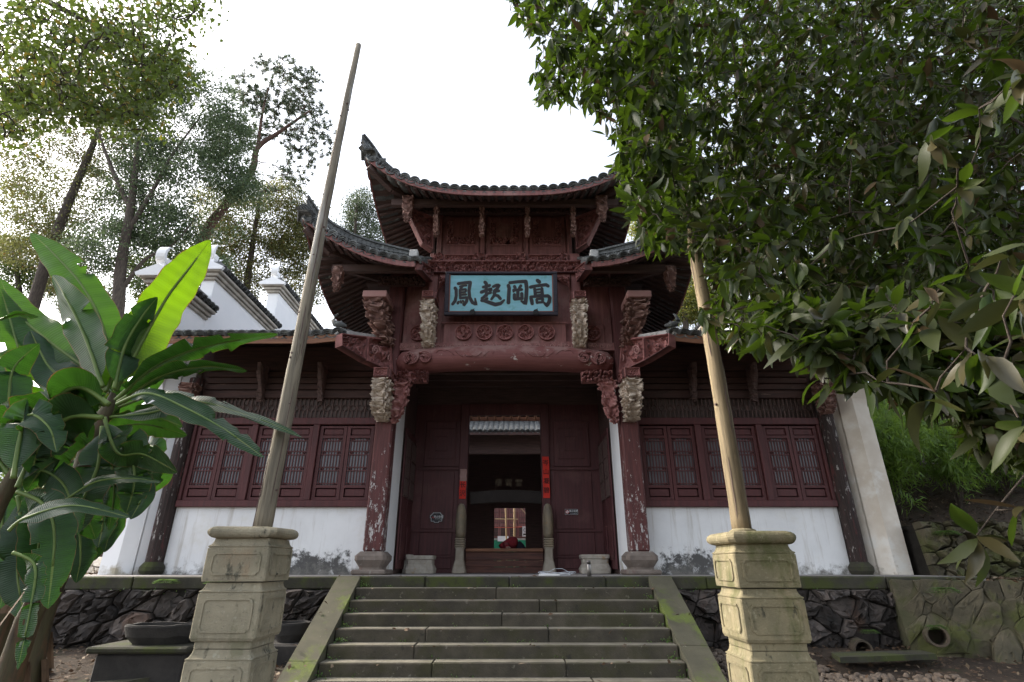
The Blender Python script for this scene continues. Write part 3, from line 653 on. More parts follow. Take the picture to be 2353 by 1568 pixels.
# ---- lower side roofs
for sx in (-1, 1):
    lr = MB().box(*sorted((-.06+sx*2.0, -.06+sx*3.6)), 2.12, 4.4, 6.9, 6.98).build('flank_roof', DARK, hall)
    LL, LZ = 2.62, 6.42
    def lrise(a, d): return 1.2*max(0, min(1.02, a/LL))**1.85*math.exp(-d/.9)
    def PF(a, d, sx=sx):
        r = max(0, min(1, a/LL)); f = .06*r**3*math.exp(-d*1.2)
        return Vector((-.06+sx*(1.98+a+f), .32-f+d, LZ+.62*d+lrise(a, d)))
    def PS(a, d, sx=sx):
        r = max(0, min(1, a/LL)); f = .06*r**3*math.exp(-d*1.2)
        return Vector((-.06+sx*(1.98+LL+f-d), .32-f+LL-a, LZ+.62*d+lrise(a, d)))
    slope(lr, PF, None, lambda d: (0, LL-d), 1.75, .232, 4)
    slope(lr, PS, None, lambda d: (-2.0, LL-d), 2.3, .235, 2, named=False)
    pts = [PF(a, d)+Vector((0, 0, .1+e)) for a, d, e in ((.15,.5,.0),(.6,.5,0),(1.1,.45,0),(1.6,.4,.02),(2.05,.32,.05),(2.4,.2,.1),(2.62,.02,.24))]
    crest(lr, pts, [.2, .28, .32, .34, .36, .36, .3])
    mb = MB().cbox(pts[0].x-.1, pts[0].x+.1, pts[0].y-.1, pts[0].y+.1, pts[0].z-.1, pts[0].z+.22, .02); mb.build('crest_end_block', MORT, lr)
    mb = MB()
    for k in range(4): mb.bar(PF(LL, 0)+Vector((-sx*.06*k, .05*k, .1+.035*k)), PF(LL, 0)+Vector((sx*.12-sx*.03*k, -.13+.03*k, .2+.05*k)), .16-.02*k, .03)
    mb.build('tip_tiles', TILE, lr)
    # verge: tiles and the carved board under the inner end
    x0 = -.06+sx*1.98
    mb = MB()
    for k in range(9): mb.bar((x0-sx*.02-sx*.0*k, .3+k*.16, LZ+.13+k*.1), (x0-sx*.02, .3+k*.16+.2, LZ+.13+k*.1+.1), .2, .05)
    mb.build('verge_tiles', TILE, lr)
    mb = MB(); carved(mb, (x0-sx*.03, .4, LZ-.12), (x0-sx*.06, 1.7, 6.72), (x0-sx*.08, 1.75, 7.12), (x0-sx*.03, .4, LZ+.1), .06, 1.7, 200+sx, .02, .05, .09, flip=sx > 0); mb.build('verge_board', REDC, lr)
    mb = MB(); q = [PF(LL-d, d)+Vector((0,0,-.16)) for d in (.06, .5, 1, 1.6)]
    for a, b in zip(q[:-1], q[1:]): mb.bar(a, b, .13, .16)
    mb.build('hip_rafter', DARK, lr)
    xp = -.06+sx*3.95
    mb = MB(); corbel(mb, [(6.75, xp, .95, 1.2, .13), (6.5, xp, .93, 1.2, .11), (6.3, xp, .97, 1.17, .08), (6.2, xp, .96, 1.15, .085), (6.1, xp, 1.03, 1.08, .03)], 210, .04, 5, 20, 26); mb.build('corner_pendant', CARVEB, lr)
    MB().bar((xp, 1.05, 6.72), (-.06+sx*3.0, 2.0, 6.9), .11, .13).build('corner_arm', DARK, lr)
    MB().box(*sorted((-.06+sx*2.0, -.06+sx*4.1)), 1.0, 1.12, 6.62, 6.8).build('eave_purlin', DARK, lr)
    mb = MB(); carved(mb, (-.06+sx*1.95, 1.5, 6.5), (-.06+sx*3.1, 1.5, 6.5), (-.06+sx*3.1, 1.5, 6.75), (-.06+sx*1.95, 1.5, 6.75), .04, 2.5, 220, .03, .05, flip=sx < 0); mb.build('purlin_carving', DARKP, lr)
    # closing walls behind, so that no sky shows under the roofs
    part(MB().box(*sorted((sx*2.9, sx*3.0)), 2.12, 5.5, 4.6, 7.5), 'closing_wall', DARKP)
# ---- wings
win_cache = {}
for sx in (-1, 1):
    x0, x1 = sorted((sx*3.0, sx*7.42)); xo = -7.25 if sx < 0 else 3.0; xw0, xw1 = (-7.25, -2.98) if sx < 0 else (3.02, 7.28)
    part(MB().box(xw0, xw1, 2.22, 2.42, 0, 1.36), 'dado_wall', PLAST)
    part(MB().cbox(xw0, xw1, 2.12, 2.4, 1.36, 1.5, .012), 'window_sill', DARKP).data.materials[0] = WINRED
    part(MB().cbox(xw0, xw1, 2.14, 2.38, 3.2, 3.36, .01), 'window_head', WINRED)
    part(MB().box(xw0, xw1, 2.2, 2.36, 3.86, 4.02), 'frieze_head', DARKP)
    part(MB().box(xw0, xw1, 2.34, 2.4, 3.36, 3.86), 'frieze_backing', GLAT)
    mb = MB(); n = 44; step = (xw1-xw0)/n
    for k in range(n+1):
        xx = xw0+k*step
        if k % 2 == 0: mb.bar((xx, 2.3, 3.36), (xx, 2.3, 3.86), .03)
        else:
            mb.bar((xx, 2.3, 3.36), (xx, 2.3, 3.56), .03); mb.bar((xx, 2.3, 3.7), (xx, 2.3, 3.86), .03)
            mb.tube([(xx+.072*math.cos(t), 2.29, 3.63+.072*math.sin(t)) for t in np.linspace(0, 2*math.pi, 11)], .014, 4, False)
    part(mb, 'frieze_lattice', DARK)
    part(MB().box(xw0, xw1, 2.3, 2.4, 4.02, 5.2), 'wing_boarding', DARKP)
    for k in range(4): part(MB().box(xw0, xw1, 2.24, 2.3, 4.08+k*.16, 4.2+k*.16), 'wing_board', DARKP)
    for k in range(1, 3):     # slender hanging brackets before the upper boards
        xx = xw0+(xw1-xw0)*k/3
        mb = MB(); corbel(mb, [(4.6, xx, 1.75, 2.22, .07), (4.3, xx, 1.85, 2.22, .07), (4.0, xx, 2.0, 2.22, .06), (3.85, xx, 2.05, 2.2, .075), (3.74, xx, 2.1, 2.18, .05)], 230+k, .025, 6, 14, 20); part(mb, 'hanging_bracket', DARK)
    pw = (xw1-xw0)/3
    for k in range(4):
        xx = xw0+pw*k
        part(MB().cbox(xx-.07 if k else xx, xx+.07 if k < 3 else xx, 2.15, 2.36, 1.5, 3.2, .01), 'window_post', WINRED)
    for k in range(3):
        for h in (0, 1):
            a = xw0+pw*k+.085+h*(pw/2-.08); b = a+pw/2-.095
            key = 'w'
            # casement in local coordinates, origin at its lower left corner
            w_, H_ = b-a, 1.66
            if key not in win_cache:
                f = MB()
                f.box(0, .075, 0, .06, 0, H_).box(w_-.075, w_, 0, .06, 0, H_).box(.075, w_-.075, 0, .06, 0, .06).box(.075, w_-.075, 0, .06, .26, .32).box(.075, w_-.075, 0, .06, 1.38, 1.44).box(.075, w_-.075, 0, .06, H_-.05, H_)
                r_ = MB()
                for z in (.36, .64, .72, 1.0, 1.08, 1.32): r_.bar((.07, .03, z), (w_-.07, .03, z), .022)
                for z in (.34, .68, 1.04, 1.35):
                    for q in (.14, w_-.14): spiral(r_, (q, .018, z), .035, (1,0,0), (0,0,1), 1.2, .009, 9, 0, 4)
                lp = MB().cbox(.09, w_-.09, .02, .05, .08, .24, .012)
                up_ = MB().cbox(.09, w_-.09, .02, .05, 1.455, H_-.065, .012)
                pa = MB().box(.07, w_-.07, .045, .055, .3, 1.4)
                ba = MB().bar((0, .035, .33), (0, .035, 1.37), .022, .022)
                win_cache[key] = [f.mesh('window', WINRED), r_.mesh('lattice_rails', WINRED), lp.mesh('base_panel', WINRED), up_.mesh('head_panel', WINRED), pa.mesh('pane', PANE), ba.mesh('lattice_bar', WINRED)]
            f, r_, lp, up_, pa, ba = win_cache[key]
            M = Matrix.Translation((a, 2.2, 1.51))
            w = link('window', f, hall, M)
            for nm, me in (('lattice_rails', r_), ('base_panel', lp), ('head_panel', up_), ('pane', pa)): link(nm, me, w, M)
            for j in range(7): link('lattice_bar', ba, w, M @ Matrix.Translation((.075+(w_-.15)*(j+.5)/7, 0, 0)))
    # wing roof
    wr = MB().box(x0, x1, 2.5, 3.4, 5.3, 5.4).build('wing_roof', DARK, hall)
    xa = sx*3.6; WL = 4.05
    def PW(a, d, sx=sx): return Vector((sx*(3.6+a), .42+d, 4.64+.42*d+ .06*max(0, 1-a/.5)*math.exp(-d)))
    slope(wr, PW, None, lambda d: (0, WL), 3.2, .225, 4, raft=.21, fmat=EAVEW, fascia=.17, soffit_mat=DARK)
    MB().box(x0, x1, 3.58, 3.7, 4.6, 6.1).build('ridge_wall', DARKP, wr)
    # verge: mortar cap, carved board back to the column, little fish finial
    A = at(775, 770, .4); Bq = at(888, 783, 1.8); C = at(893, 860, 1.84); D = at(775, 798, .4); E_ = at(832, 832, 1.1)
    fl = lambda p: p if sx < 0 else Vector((-.02-p.x, p.y, p.z))
    A, Bq, C, D, E_ = [fl(p) for p in (A, Bq, C, D, E_)]
    mb = MB().prism([A+Vector((0,0,.02)), Bq+Vector((0,0,.02)), Bq+Vector((0,0,.1)), A+Vector((0,0,.14))], (sx*.35, .1, 0)); mb.build('verge_mortar', MORT, wr)
    mb = MB(); m1 = (A+Bq)/2
    carved(mb, D, E_, m1, A, .065, 1.7, 240+sx, .02, .06, .09, flip=sx > 0); carved(mb, E_, C, Bq, m1, .075, 1.7, 250+sx, .02, .06, .06, flip=sx > 0)
    mb.build('verge_board', REDC, wr)
    for q, r_ in ((m1.lerp(C, .35), .13), (Bq.lerp(C, .55), .12)):
        mb = MB(); d_ = (Bq-A).normalized(); spiral(mb, q+Vector((-sx*.08, -.05, 0)), r_, d_, Vector((0,0,1)), 1.7, .016, 18); mb.build('scroll', REDC, wr)
    fp = fl(at(770, 752, .75))
    mb = MB(); mb.tube([fp+Vector(p) for p in ((sx*-.25,0,.03),(sx*-.12,0,.06),(0,0,.08),(sx*.06,0,.16),(sx*.03,0,.27),(sx*-.03,0,.33))], [.03,.07,.08,.055,.035,.012], 8)
    mb.prism([fp+Vector((0,-.01,.05)), fp+Vector((sx*-.12,-.01,.16)), fp+Vector((sx*-.2,-.01,.05))], (0,.02,0)); mb.build('fish_finial', TILE, wr, smooth=True)
    # splayed plaster pier between the end column and the gable wall
    xs0, xs1 = sx*7.58, sx*8.02
    for k, (pa, pb) in enumerate((((xs0, 2.3), (xs0+(xs1-xs0)*.45, 2.12)), ((xs0+(xs1-xs0)*.47, 2.08), (xs1, 1.9)))):
        part(MB().prism([(pa[0], pa[1], 0), (pb[0], pb[1], 0), (pb[0], 2.6, 0), (pa[0], 2.6, 0)], (0, 0, 4.9)), 'splayed_pier', PLASTT if sx > 0 else PLASTW)
    mb = MB(); corbel(mb, [(4.1, sx*7.42, 1.75, 2.1, .2), (3.9, sx*7.42, 1.75, 2.1, .19), (3.6, sx*7.42, 1.8, 2.1, .16), (3.4, sx*7.42, 1.92, 2.1, .13)], 260+sx, .06, 6, 28, 30); part(mb, 'carved_corbel', CARVEB)
# hall interior behind the door
for xx in (-2.72, 2.6): part(MB().box(xx, xx+.12, 4.95, 9, 0, 5.4), 'hall_wall', DARK)
part(MB().box(-9, 9, 4.96, 9.2, 5.62, 5.7), 'hall_ceiling', DARK)
for sx in (-1, 1): part(MB().box(*sorted((sx*2.95, sx*8)), 2.5, 2.58, 0, 5.3), 'window_backing', DARK)  # added boards close behind the windows to block sky light
part(MB().box(-7.4, 7.4, 3.7, 9.2, 5.72, 5.8), 'hall_roof_deck', TILE)
for k in range(12): part(MB().tube([(-1.7+.3*k, 9.6, 5.26), (-1.7+.3*k, 8, 5.55)], .05, 6), 'hall_rafter', EAVEW)
part(MB().box(-2.6, 2.6, 9.6, 9.66, 5.2, 5.34), 'hall_eave_board', EAVEW)
# ------------------------------------------------------------------ stepped gable walls at both ends
def gable_wall(sx, label, mat):
    x0, x1 = (-8.36, -8.02) if sx < 0 else (8.02, 8.36)
    t = thing('gable_wall', (sx*8.2, 1.9, 0), label, 'wall')
    MB().box(x0, x1, 1.9, 12, 0, 4.95).build('wall_body', mat, t)
    for k, (y0, y1, z) in enumerate(((.85, 2.8, 6.5), (2.6, 6.4, 7.7), (6.25, 10.5, 9.25))):
        ya = y0 + (.262 if k == 0 else .2)
        MB().box(x0-.004-.003*k, x1+.004+.003*k, ya, 12.02+.01*k, 4.9 if k == 0 else 4.8, z-.3).build('wall_step', PLASTW, t)
        if k == 0:                                     # stepped corbel under the first step
            pf = [(1.92,3.7),(1.9,3.75),(1.84,4.0),(1.7,4.25),(1.5,4.45),(1.3,4.62),(1.16,4.82),(1.1,5.05),(1.1,5.4),(1.92,5.4)]
            MB().prism([(x0-.013, y, z_) for y, z_ in pf], (x1-x0+.026, 0, 0)).build('flared_corbel', mat, t)
            for j in range(4): MB().box(x0-.03, x1+.03, 1.68-.17*j, 1.9, 4.22+.14*j, 4.26+.14*j).build('corbel_brick', CORN, t)
        # cornice: two mouldings and a coping of tiles
        for (w, za, zb) in ((.06, -.32, -.24), (.12, -.235, -.14), (.2, -.135, -.05)):
            MB().cbox(x0-w, x1+w, y0+.18-w, y1+w*.4, z+za, z+zb, .015).build('cornice', CORN, t)
        cp = MB()
        yy = y0-.02
        rd = MB().box((x0+x1)/2-.09, (x0+x1)/2+.09, y0+.1, y1+.05, z+.12, z+.4).build('coping_ridge', TILE, t)
        n = int((y1-y0)/.2)
        for j in range(n+1):
            y = y0+.1+j*.2
            for s_ in (-1, 1):
                M = Matrix(((0, s_*-1, 0, (x0+x1)/2+s_*.42), (1, 0, 0, y), (0, 0, 1, z-.02), (0,0,0,1))) @ Matrix.Rotation(R(24), 4, 'X')
                link('coping_tile', cover_me, t, M)
        MB().prism([(x0-.22, y0, z-.05), (x1+.22, y0, z-.05), ((x0+x1)/2, y0, z+.2)], (0, y1-y0+.12, 0)).build('coping_bed', TILE, t)
        # upturned end with a scroll
        xm = (x0+x1)/2
        MB().prism([(x0-.26, y0-.06, z-.1), (x1+.26, y0-.06, z-.1), (x1+.3, y0-.06, z-.02), (xm, y0-.06, z+.2), (x0-.3, y0-.06, z-.02)], (0, .1, 0)).build('coping_end', PLASTW, t)
        if k in (0, 2, 1):
            q = []
            for a in np.linspace(0, 1, 14):
                an = -1.2+a*4.6; r = .1+.16*(1-a)
                q.append((z+.56-.27*math.cos(an)*(.5+.5*(1-a))*1.2, y0+.12-.27*math.sin(an)*(1.1-a)))
            rings = [[(xm-.11, y-.03, zz), (xm+.11, y-.03, zz), (xm+.11, y+.05, zz+.04), (xm-.11, y+.05, zz+.04)] for zz, y in q]
            MB().loft(rings).build('scroll_finial', PLASTW, t)
            MB().prism([(xm-.1, y0+.02, z+.1), (xm+.1, y0+.02, z+.1), (xm+.1, y0+.1, z+.45), (xm-.1, y0+.1, z+.45)], (0, .16, 0)).build('finial_stem', PLASTW, t)
        # turned-up tile at the far foot of each step
        MB().tube([(xm, y1-.1, z+.28), (xm, y1+.15, z+.26), (xm, y1+.3, z+.36)], [.06, .05, .015], 6).build('coping_tail', TILE, t)
    return t
gable_wall(-1, 'stepped white gable wall with scrolled tile copings behind the banana plant', PLASTW)
gable_wall(1, 'tan stained plaster gable wall standing beside the bamboo bank', PLASTT)
# far white wall behind the banana on the left
fw = thing('garden_wall', (-14, 9, 0), 'distant white wall seen between the banana leaves', 'wall')
MB().box(-19, -11, 9, 9.3, 0, 4.3).build('wall_body', PLASTW, fw)
MB().cbox(-19.1, -10.9, 8.85, 9.45, 4.3, 4.45, .03).build('coping', TILE, fw)
# ------------------------------------------------------------------ second hall, seen through the door
h2 = thing('inner_hall', (0, 13, 0), 'dark inner hall with grey tiled eave seen through the open doorway', 'hall')
def P2(a, d): return Vector((-5+a, 13+d, 5.52+.5*d))
r2 = MB().box(-5, 5, 14.5, 15, 6.1, 6.15).build('hall_roof', DARK, h2)
slope(r2, P2, None, lambda d: (0, 10), 3.0, .235, 9, raft=.4, fmat=DARKP, fascia=.13)
for x in (-2.6, 2.6): MB().tube([(x, 14, 0), (x, 14, 5.6)], .17, 12).build('column', DARK, h2)
MB().box(-5, 5, 13.9, 14.1, 4.8, 5.8).build('eave_beam', DARK, h2)
pts = [(-1.75+3.5*k/16, 15, 2.98+.1*(1-(2*k/16-1)**2)) for k in range(17)]
mb = MB()
for p, q in zip(pts[:-1], pts[1:]): mb.bar(p, q, .3, .52)
mb.build('arched_beam', surf('grey_arched_beam', (.04,.033,.03), (.028,.024,.021), 3, bump=.1), h2)
for x in (-5.1, 5): MB().box(x, x+.1, 13.6, 20.1, 0, 7).build('hall_wall', DARK, h2)
MB().box(-5, -.82, 20, 20.1, 0, 7).build('hall_wall', DARK, h2); MB().box(.85, 5, 20, 20.1, 0, 7).build('hall_wall', DARK, h2)
MB().box(-.82, .85, 20, 20.1, 3.04, 7).build('hall_wall', DARK, h2)
MB().box(-5.1, 5.1, 14, 20.1, 6.9, 7.0).build('ceiling', DARK, h2)
def text(body, size, M, mat, name, parent, ext=.004, off=0, align='CENTER', sp=1.0):
    cu = bpy.data.curves.new(name, 'FONT'); cu.body = body; cu.size = size; cu.extrude = ext; cu.offset = off; cu.align_x = align; cu.align_y = 'CENTER'; cu.space_line = sp; cu.resolution_u = 3
    o = bpy.data.objects.new('tmp', cu); COL.objects.link(o)
    me = bpy.data.meshes.new_from_object(o.evaluated_get(bpy.context.evaluated_depsgraph_get())); bpy.data.objects.remove(o)
    me.materials.clear(); me.materials.append(mat); return link(name, me, parent, M)
FACE = Matrix.Rotation(math.pi/2, 4, 'X')           # text that faces the camera side
INK = plain('black_ink', (.012,.011,.012), .7)
WHT = plain('white_print', (.75,.76,.78), .6)
GOLD = plain('dull_gold_letters', (.075,.055,.03), .7)
text('棲 鸞 堂', .36, Matrix.Translation((-.02, 14.7, 3.62)) @ FACE, GOLD, 'hall_lettering', h2)
# courtyard beyond: red lattice hall, bamboo poles, rope, notices, green netting, shrub
h3 = thing('lattice_hall', (0, 28, 0), 'far red lattice hall seen through the second doorway', 'hall')
MB().box(-3, 3, 28, 28.2, 0, 6).build('wall', RED, h3)
for k in range(6):
    x = -1.65+.62*k; pn = MB().cbox(x-.29, x+.29, 27.93, 28, 1.95, 4.6, .01).build('door_leaf', RED, h3)
    mb = MB()
    for j in range(5): mb.bar((x-.22, 27.92, 2.85+j*.34), (x+.22, 27.92, 2.85+j*.34), .035)
    for j in range(4): mb.bar((x-.2+j*.133, 27.92, 2.8), (x-.2+j*.133, 27.92, 4.5), .03)
    mb.build('lattice', DARK, pn)
    MB().box(x-.22, x+.22, 27.91, 27.93, 2.0, 2.62).build('panel', DARKP, pn)
MB().box(-3, 3, 27.6, 28, 1.4, 1.86).build('plinth', CORN, h3)
gn = MB().box(-2.5, 2.5, 26.98, 27.0, 0, 1.72).build('green_netting', plain('green_mesh_cloth', (.02,.2,.11), .8)); tag(gn, 'green construction netting across the inner courtyard', 'netting')
BAM = surf('pale_bamboo', (.5,.37,.22), (.38,.28,.16), 3, bump=.1)
for (u0, u1, v0, y, r, lb) in ((1164, 1161, 1262, 24.5, .05, 'thin straight bamboo pole in the inner courtyard'), (1182, 1182, 1262, 24.2, .065, 'thicker forked bamboo pole in the inner courtyard')):
    a = at(u0, v0, y); b = at(u1, 1130, y); p = MB().tube([(a.x, y, 0), a, b], [r, r, r*.9], 8).build('bamboo_pole', BAM); tag(p, lb, 'pole')
    if r > .06:
        c = at(1195, 1165, y); d_ = at(1212, 1186, y); MB().tube([c, d_], .035, 6).build('brace', BAM, p)
        MB().tube([at(1137, 1193, y), at(1190, 1193.5, y)], .035, 6).build('cross_bar', BAM, p)
rp = MB().tube([at(1130, 1212, 24), at(1175, 1212.5, 24), at(1212, 1210, 24)], .02, 5).build('red_rope', plain('red_rope', (.45,.08,.05), .7)); tag(rp, 'red rope stretched across the inner courtyard', 'rope')
ns = thing('notice', at(1206, 1222, 23.8), 'white no smoking notice at the edge of the far doorway', 'notice')
a = at(1206, 1222, 23.8); MB().box(a.x-.15, a.x+.2, 23.78, 23.8, a.z-.28, a.z+.3).build('board', WHT, ns)
MB().tube([(a.x+.03+.1*math.cos(t), 23.775, a.z+.08+.1*math.sin(t)) for t in np.linspace(0, 6.28, 13)], .012, 4).build('ring', plain('navy_print', (.03,.04,.12)), ns)
MB().box(a.x-.1, a.x+.16, 23.772, 23.78, a.z-.2, a.z-.12).build('caption', INK, ns)
a = at(1156, 1233, 26.9); n2 = MB().box(a.x-.35, a.x+.35, 26.9, 26.92, a.z-.3, a.z+.02).build('notice', WHT); tag(n2, 'white notice with red print fixed to the green netting', 'notice')

# ------------------------------------------------------------------ signboard
sb = thing('signboard', (-.12, 1.75, 5.7), 'turquoise signboard with four black brushed characters above the porch beam', 'signboard')
BLUE = surf('turquoise_board', (.26,.52,.62), (.19,.44,.49), 2.2, (.5,1,3), .6, .1, 12, (.5,2,8), [dict(c=(.07,.25,.18), scale=2.2, lo=.55, hi=.72, a=.7), dict(c=(.04,.06,.07), scale=9, st=(.25,1,4), lo=.68, hi=.71, a=.6)])
FRM = surf('dark_frame', (.04,.036,.05), (.026,.023,.032), 4, HST, .6, .2)
TIL = math.radians(8); SM = Matrix.Translation((-.135, 1.66, 5.76)) @ Matrix.Rotation(TIL, 4, 'X')
W2, HH = 1.36, 1.07       # half width, height in the board's own plane
def sbp(mb, name, mat): return mb.build(name, mat, sb, SM)
sbp(MB().box(-W2+.08, W2-.08, -.02, .04, .08, HH-.03), 'board', BLUE)
for (x0, x1, z0, z1) in ((-W2-.02, W2+.02, 0, .085), (-W2-.02, -W2+.085, .085, HH), (W2-.085, W2+.02, .085, HH), (-W2-.02, W2+.02, HH, HH+.06)): sbp(MB().cbox(x0, x1, -.07, .05, z0, z1, .012), 'frame_rail', FRM)
RIM = plain('red_rim', (.2,.07,.05), .6)
sbp(MB().box(-W2+.085, W2-.085, -.04, -.02, .085, .11), 'rim', RIM); sbp(MB().box(-W2+.085, -W2+.11, -.04, -.02, .11, HH-.01), 'rim', RIM); sbp(MB().box(W2-.11, W2-.085, -.04, -.02, .11, HH-.01), 'rim', RIM)
for x in (-.69, .84): sbp(MB().tube([(x, -.12, .06), (x, -.06, .06)], .068, 14).add([(x-.03,-.1,.11),(x+.05,-.1,.16),(x+.04,-.1,.1)], [(0,1,2)]), 'hook', INK)
# brush strokes: (x, y, width) along each stroke, x 0..100 from the left, y 0..100 downwards
GLY = {
'feng': (14.5, [[(10,28,9),(15,36,9),(16,60,8),(12,80,9),(2,93,8)], [(22,12,9),(50,8,9),(72,7,11)], [(71,9,10),(67,40,9),(70,66,9),(82,86,10),(97,94,8),(92,70,3)],
   [(30,24,6),(48,19,6),(56,19,6)], [(42,20,5),(36,28,6),(30,35,4)], [(30,36,6),(31,50,7),(33,70,7)], [(30,37,6),(54,34,6),(54,44,5)], [(33,47,5),(52,45,5)], [(33,57,5),(56,54,6)], [(33,69,7),(60,66,7),(58,82,9),(48,97,7),(44,90,3)], [(26,83,6),(23,90,7)], [(34,80,5),(37,87,6)], [(43,79,5),(46,84,5)]]),
'qi': (45.0, [[(20,5,10),(26,13,9)], [(26,10,9),(25,36,9)], [(13,26,8),(36,20,9),(40,18,8)], [(6,46,10),(26,38,9),(46,33,10),(40,44,7)], [(26,40,8),(27,60,8)], [(27,53,6),(44,47,8)], [(27,54,8),(16,66,9),(8,70,6)], [(8,78,9),(18,79,9),(38,86,11),(62,94,12),(82,90,10),(97,76,4)],
   [(30,70,8),(20,80,8)], [(52,24,7),(66,18,9),(76,18,10),(68,32,9),(58,40,8)], [(58,38,8),(56,52,8)], [(56,44,6),(76,40,8)], [(62,42,7),(56,60,8),(46,74,6)], [(58,56,7),(72,60,9),(82,72,8)]]),
'gang': (72.5, [[(8,18,10),(12,30,10),(10,60,10),(9,88,11)], [(14,8,9),(50,4,9),(84,3,11)], [(83,5,11),(86,30,11),(84,62,11),(80,90,12),(62,80,4)], [(34,22,9),(38,30,8)], [(62,19,8),(54,30,7)], [(30,38,8),(66,35,8)], [(30,35,5),(31,44,5)], [(49,36,9),(48,70,9)], [(34,54,9),(34,72,9)], [(34,73,9),(66,70,9)], [(65,50,9),(66,72,9)]]),
'gao': (100.5, [[(36,-2,11),(46,6,12)], [(4,26,10),(30,21,9),(76,16,10),(86,22,9)], [(24,32,9),(27,60,9)], [(30,36,5),(46,34,6)], [(56,30,9),(58,58,10)], [(32,47,5),(48,46,5)], [(26,60,8),(58,57,8)], [(6,66,9),(10,80,11),(12,92,9)], [(4,64,7),(40,62,8),(84,60,10),(92,68,10),(88,84,11),(78,98,11),(62,84,4)], [(32,74,7),(34,88,7)], [(32,73,6),(60,70,8),(58,84,7)], [(34,86,6),(58,85,6)]]),
}
def stroke(mb, pts, z, grow, sc_, ox, oy):
    """a brush stroke: a rounded ribbon that swells and thins"""
    P = [(Vector((ox+p[0]*sc_, oy-p[1]*sc_)), (p[2]*.5*sc_+grow)) for p in pts]
    q = []
    for (a, wa), (b, wb) in zip(P[:-1], P[1:]):
        for k in range(5): t = k/5; q.append((a.lerp(b, t), wa*(1-t)+wb*t))
    q.append(P[-1])
    d0 = (q[1][0]-q[0][0]).normalized(); d1 = (q[-1][0]-q[-2][0]).normalized()
    L_, R_ = [], []
    for i, (p, w) in enumerate(q):
        d = (q[min(i+1, len(q)-1)][0]-q[max(i-1, 0)][0]).normalized(); n = Vector((-d.y, d.x)); L_.append(p+n*w); R_.append(p-n*w)
    out = [(a, b) for a, b in zip(L_, R_)]
    s0 = [(q[0][0]-d0*q[0][1]*.75 + Vector((-d0.y, d0.x))*q[0][1]*.45, q[0][0]-d0*q[0][1]*.75 - Vector((-d0.y, d0.x))*q[0][1]*.45)]
    e0 = [(q[-1][0]+d1*q[-1][1]*.75 + Vector((-d1.y, d1.x))*q[-1][1]*.45, q[-1][0]+d1*q[-1][1]*.75 - Vector((-d1.y, d1.x))*q[-1][1]*.45)]
    out = s0+out+e0
    mb.grid([[(a.x, z, a.y), (b.x, z, b.y)] for a, b in out])
LETT = plain('black_lettering', (.02,.018,.024), .6); EDGE = plain('gilt_edge', (.1,.085,.05), .6)
SIGW = 2*W2-.2
for nm, (cx, strokes) in GLY.items():
    i = list(GLY).index(nm); S_ = .0068
    ox = -W2+.1 + SIGW*(.025, .29, .55, .775)[i]; XS = (.92, .95, .88, .82)[i]; oy = .9; S_ = .0066
    e = MB(); m_ = MB()
    for j, s_ in enumerate(strokes):
        s_ = [(p[0]*XS, p[1], p[2]) for p in s_]; stroke(e, s_, -.0225-.00008*j, .014, S_, ox, oy); stroke(m_, s_, -.026-.00008*j, .004, S_, ox, oy)
    c = m_.build('brushed_character', LETT, sb, SM, fix=False); e.build('character_edge', EDGE, c, SM, fix=False)

# ------------------------------------------------------------------ papers and small signs on the door wall
PAP = surf('red_paper', (.75,.05,.035), (.66,.042,.03), 6, rough=.8, bump=.05); FADE = surf('faded_pink_paper', (.42,.27,.25), (.36,.22,.2), 6, rough=.9, bump=.1)
def paper(x0, x1, z0, z1, y, mat, name, label, cat):
    n = 8; G = [[(x0+(x1-x0)*i/2+.006*math.sin(j*1.3), y-.004*abs(math.sin(j*.9+i)), z0+(z1-z0)*j/n) for j in range(n+1)] for i in range(3)]
    mb = MB().grid(G); mb.grid([[Vector(p)+Vector((0,.003,0)) for p in r] for r in G], True)
    t = thing(name, ((x0+x1)/2, y, z0), label, cat); mb.build('sheet', mat, t); return t
p1 = paper(.965, 1.145, 1.84, 2.94, 4.74, PAP, 'couplet_strip', 'long red paper couplet strip of four characters on the doorpost', 'couplet strip', )
text('岑\n山\n凝\n碧', .165, Matrix.Translation((1.055, 4.727, 2.395)) @ FACE, INK, 'writing', p1, .001, .001, sp=1.48)
p2 = paper(-1.285, -1.11, 1.82, 2.31, 4.74, PAP, 'couplet_strip', 'short torn red paper strip below a faded pink sheet on the doorpost', 'couplet strip')
text('长\n沢', .165, Matrix.Translation((-1.197, 4.727, 2.06)) @ FACE, INK, 'writing', p2, .001, .001, sp=1.35)
p3 = paper(-1.28, -1.1, 2.28, 2.6, 4.732, FADE, 'paper_sheet', 'faded pink paper pasted above the short red strip', 'paper')
s1 = thing('wall_sign', (-1.87, 4.8, 1.35), 'black shaped no smoking sign with white stepped outline on the door panel', 'sign')
c = (-1.865, 4.79, 1.355)
prof = [(-.14,-.1),(-.06,-.1),(-.06,-.13),(.06,-.13),(.06,-.1),(.14,-.1),(.14,-.02),(.165,-.02),(.165,.05),(.13,.05),(.13,.08),(.1,.08),(.1,.11),(-.1,.11),(-.1,.08),(-.13,.08),(-.13,.05),(-.165,.05),(-.165,-.02),(-.14,-.02)]
BLK = plain('black_plate', (.015,.015,.02), .4)
MB().prism([(c[0]+x*1.12, c[1]+.02, c[2]+z*1.15) for x, z in prof], (0, -.015, 0)).build('plate', BLK, s1)
mb = MB(); q = [(c[0]+x, c[1]-.001, c[2]+z) for x, z in prof]
for a, b in zip(q, q[1:]+q[:1]): mb.bar(a, b, .009, .009, (0,1,0))
mb.build('outline', WHT, s1)
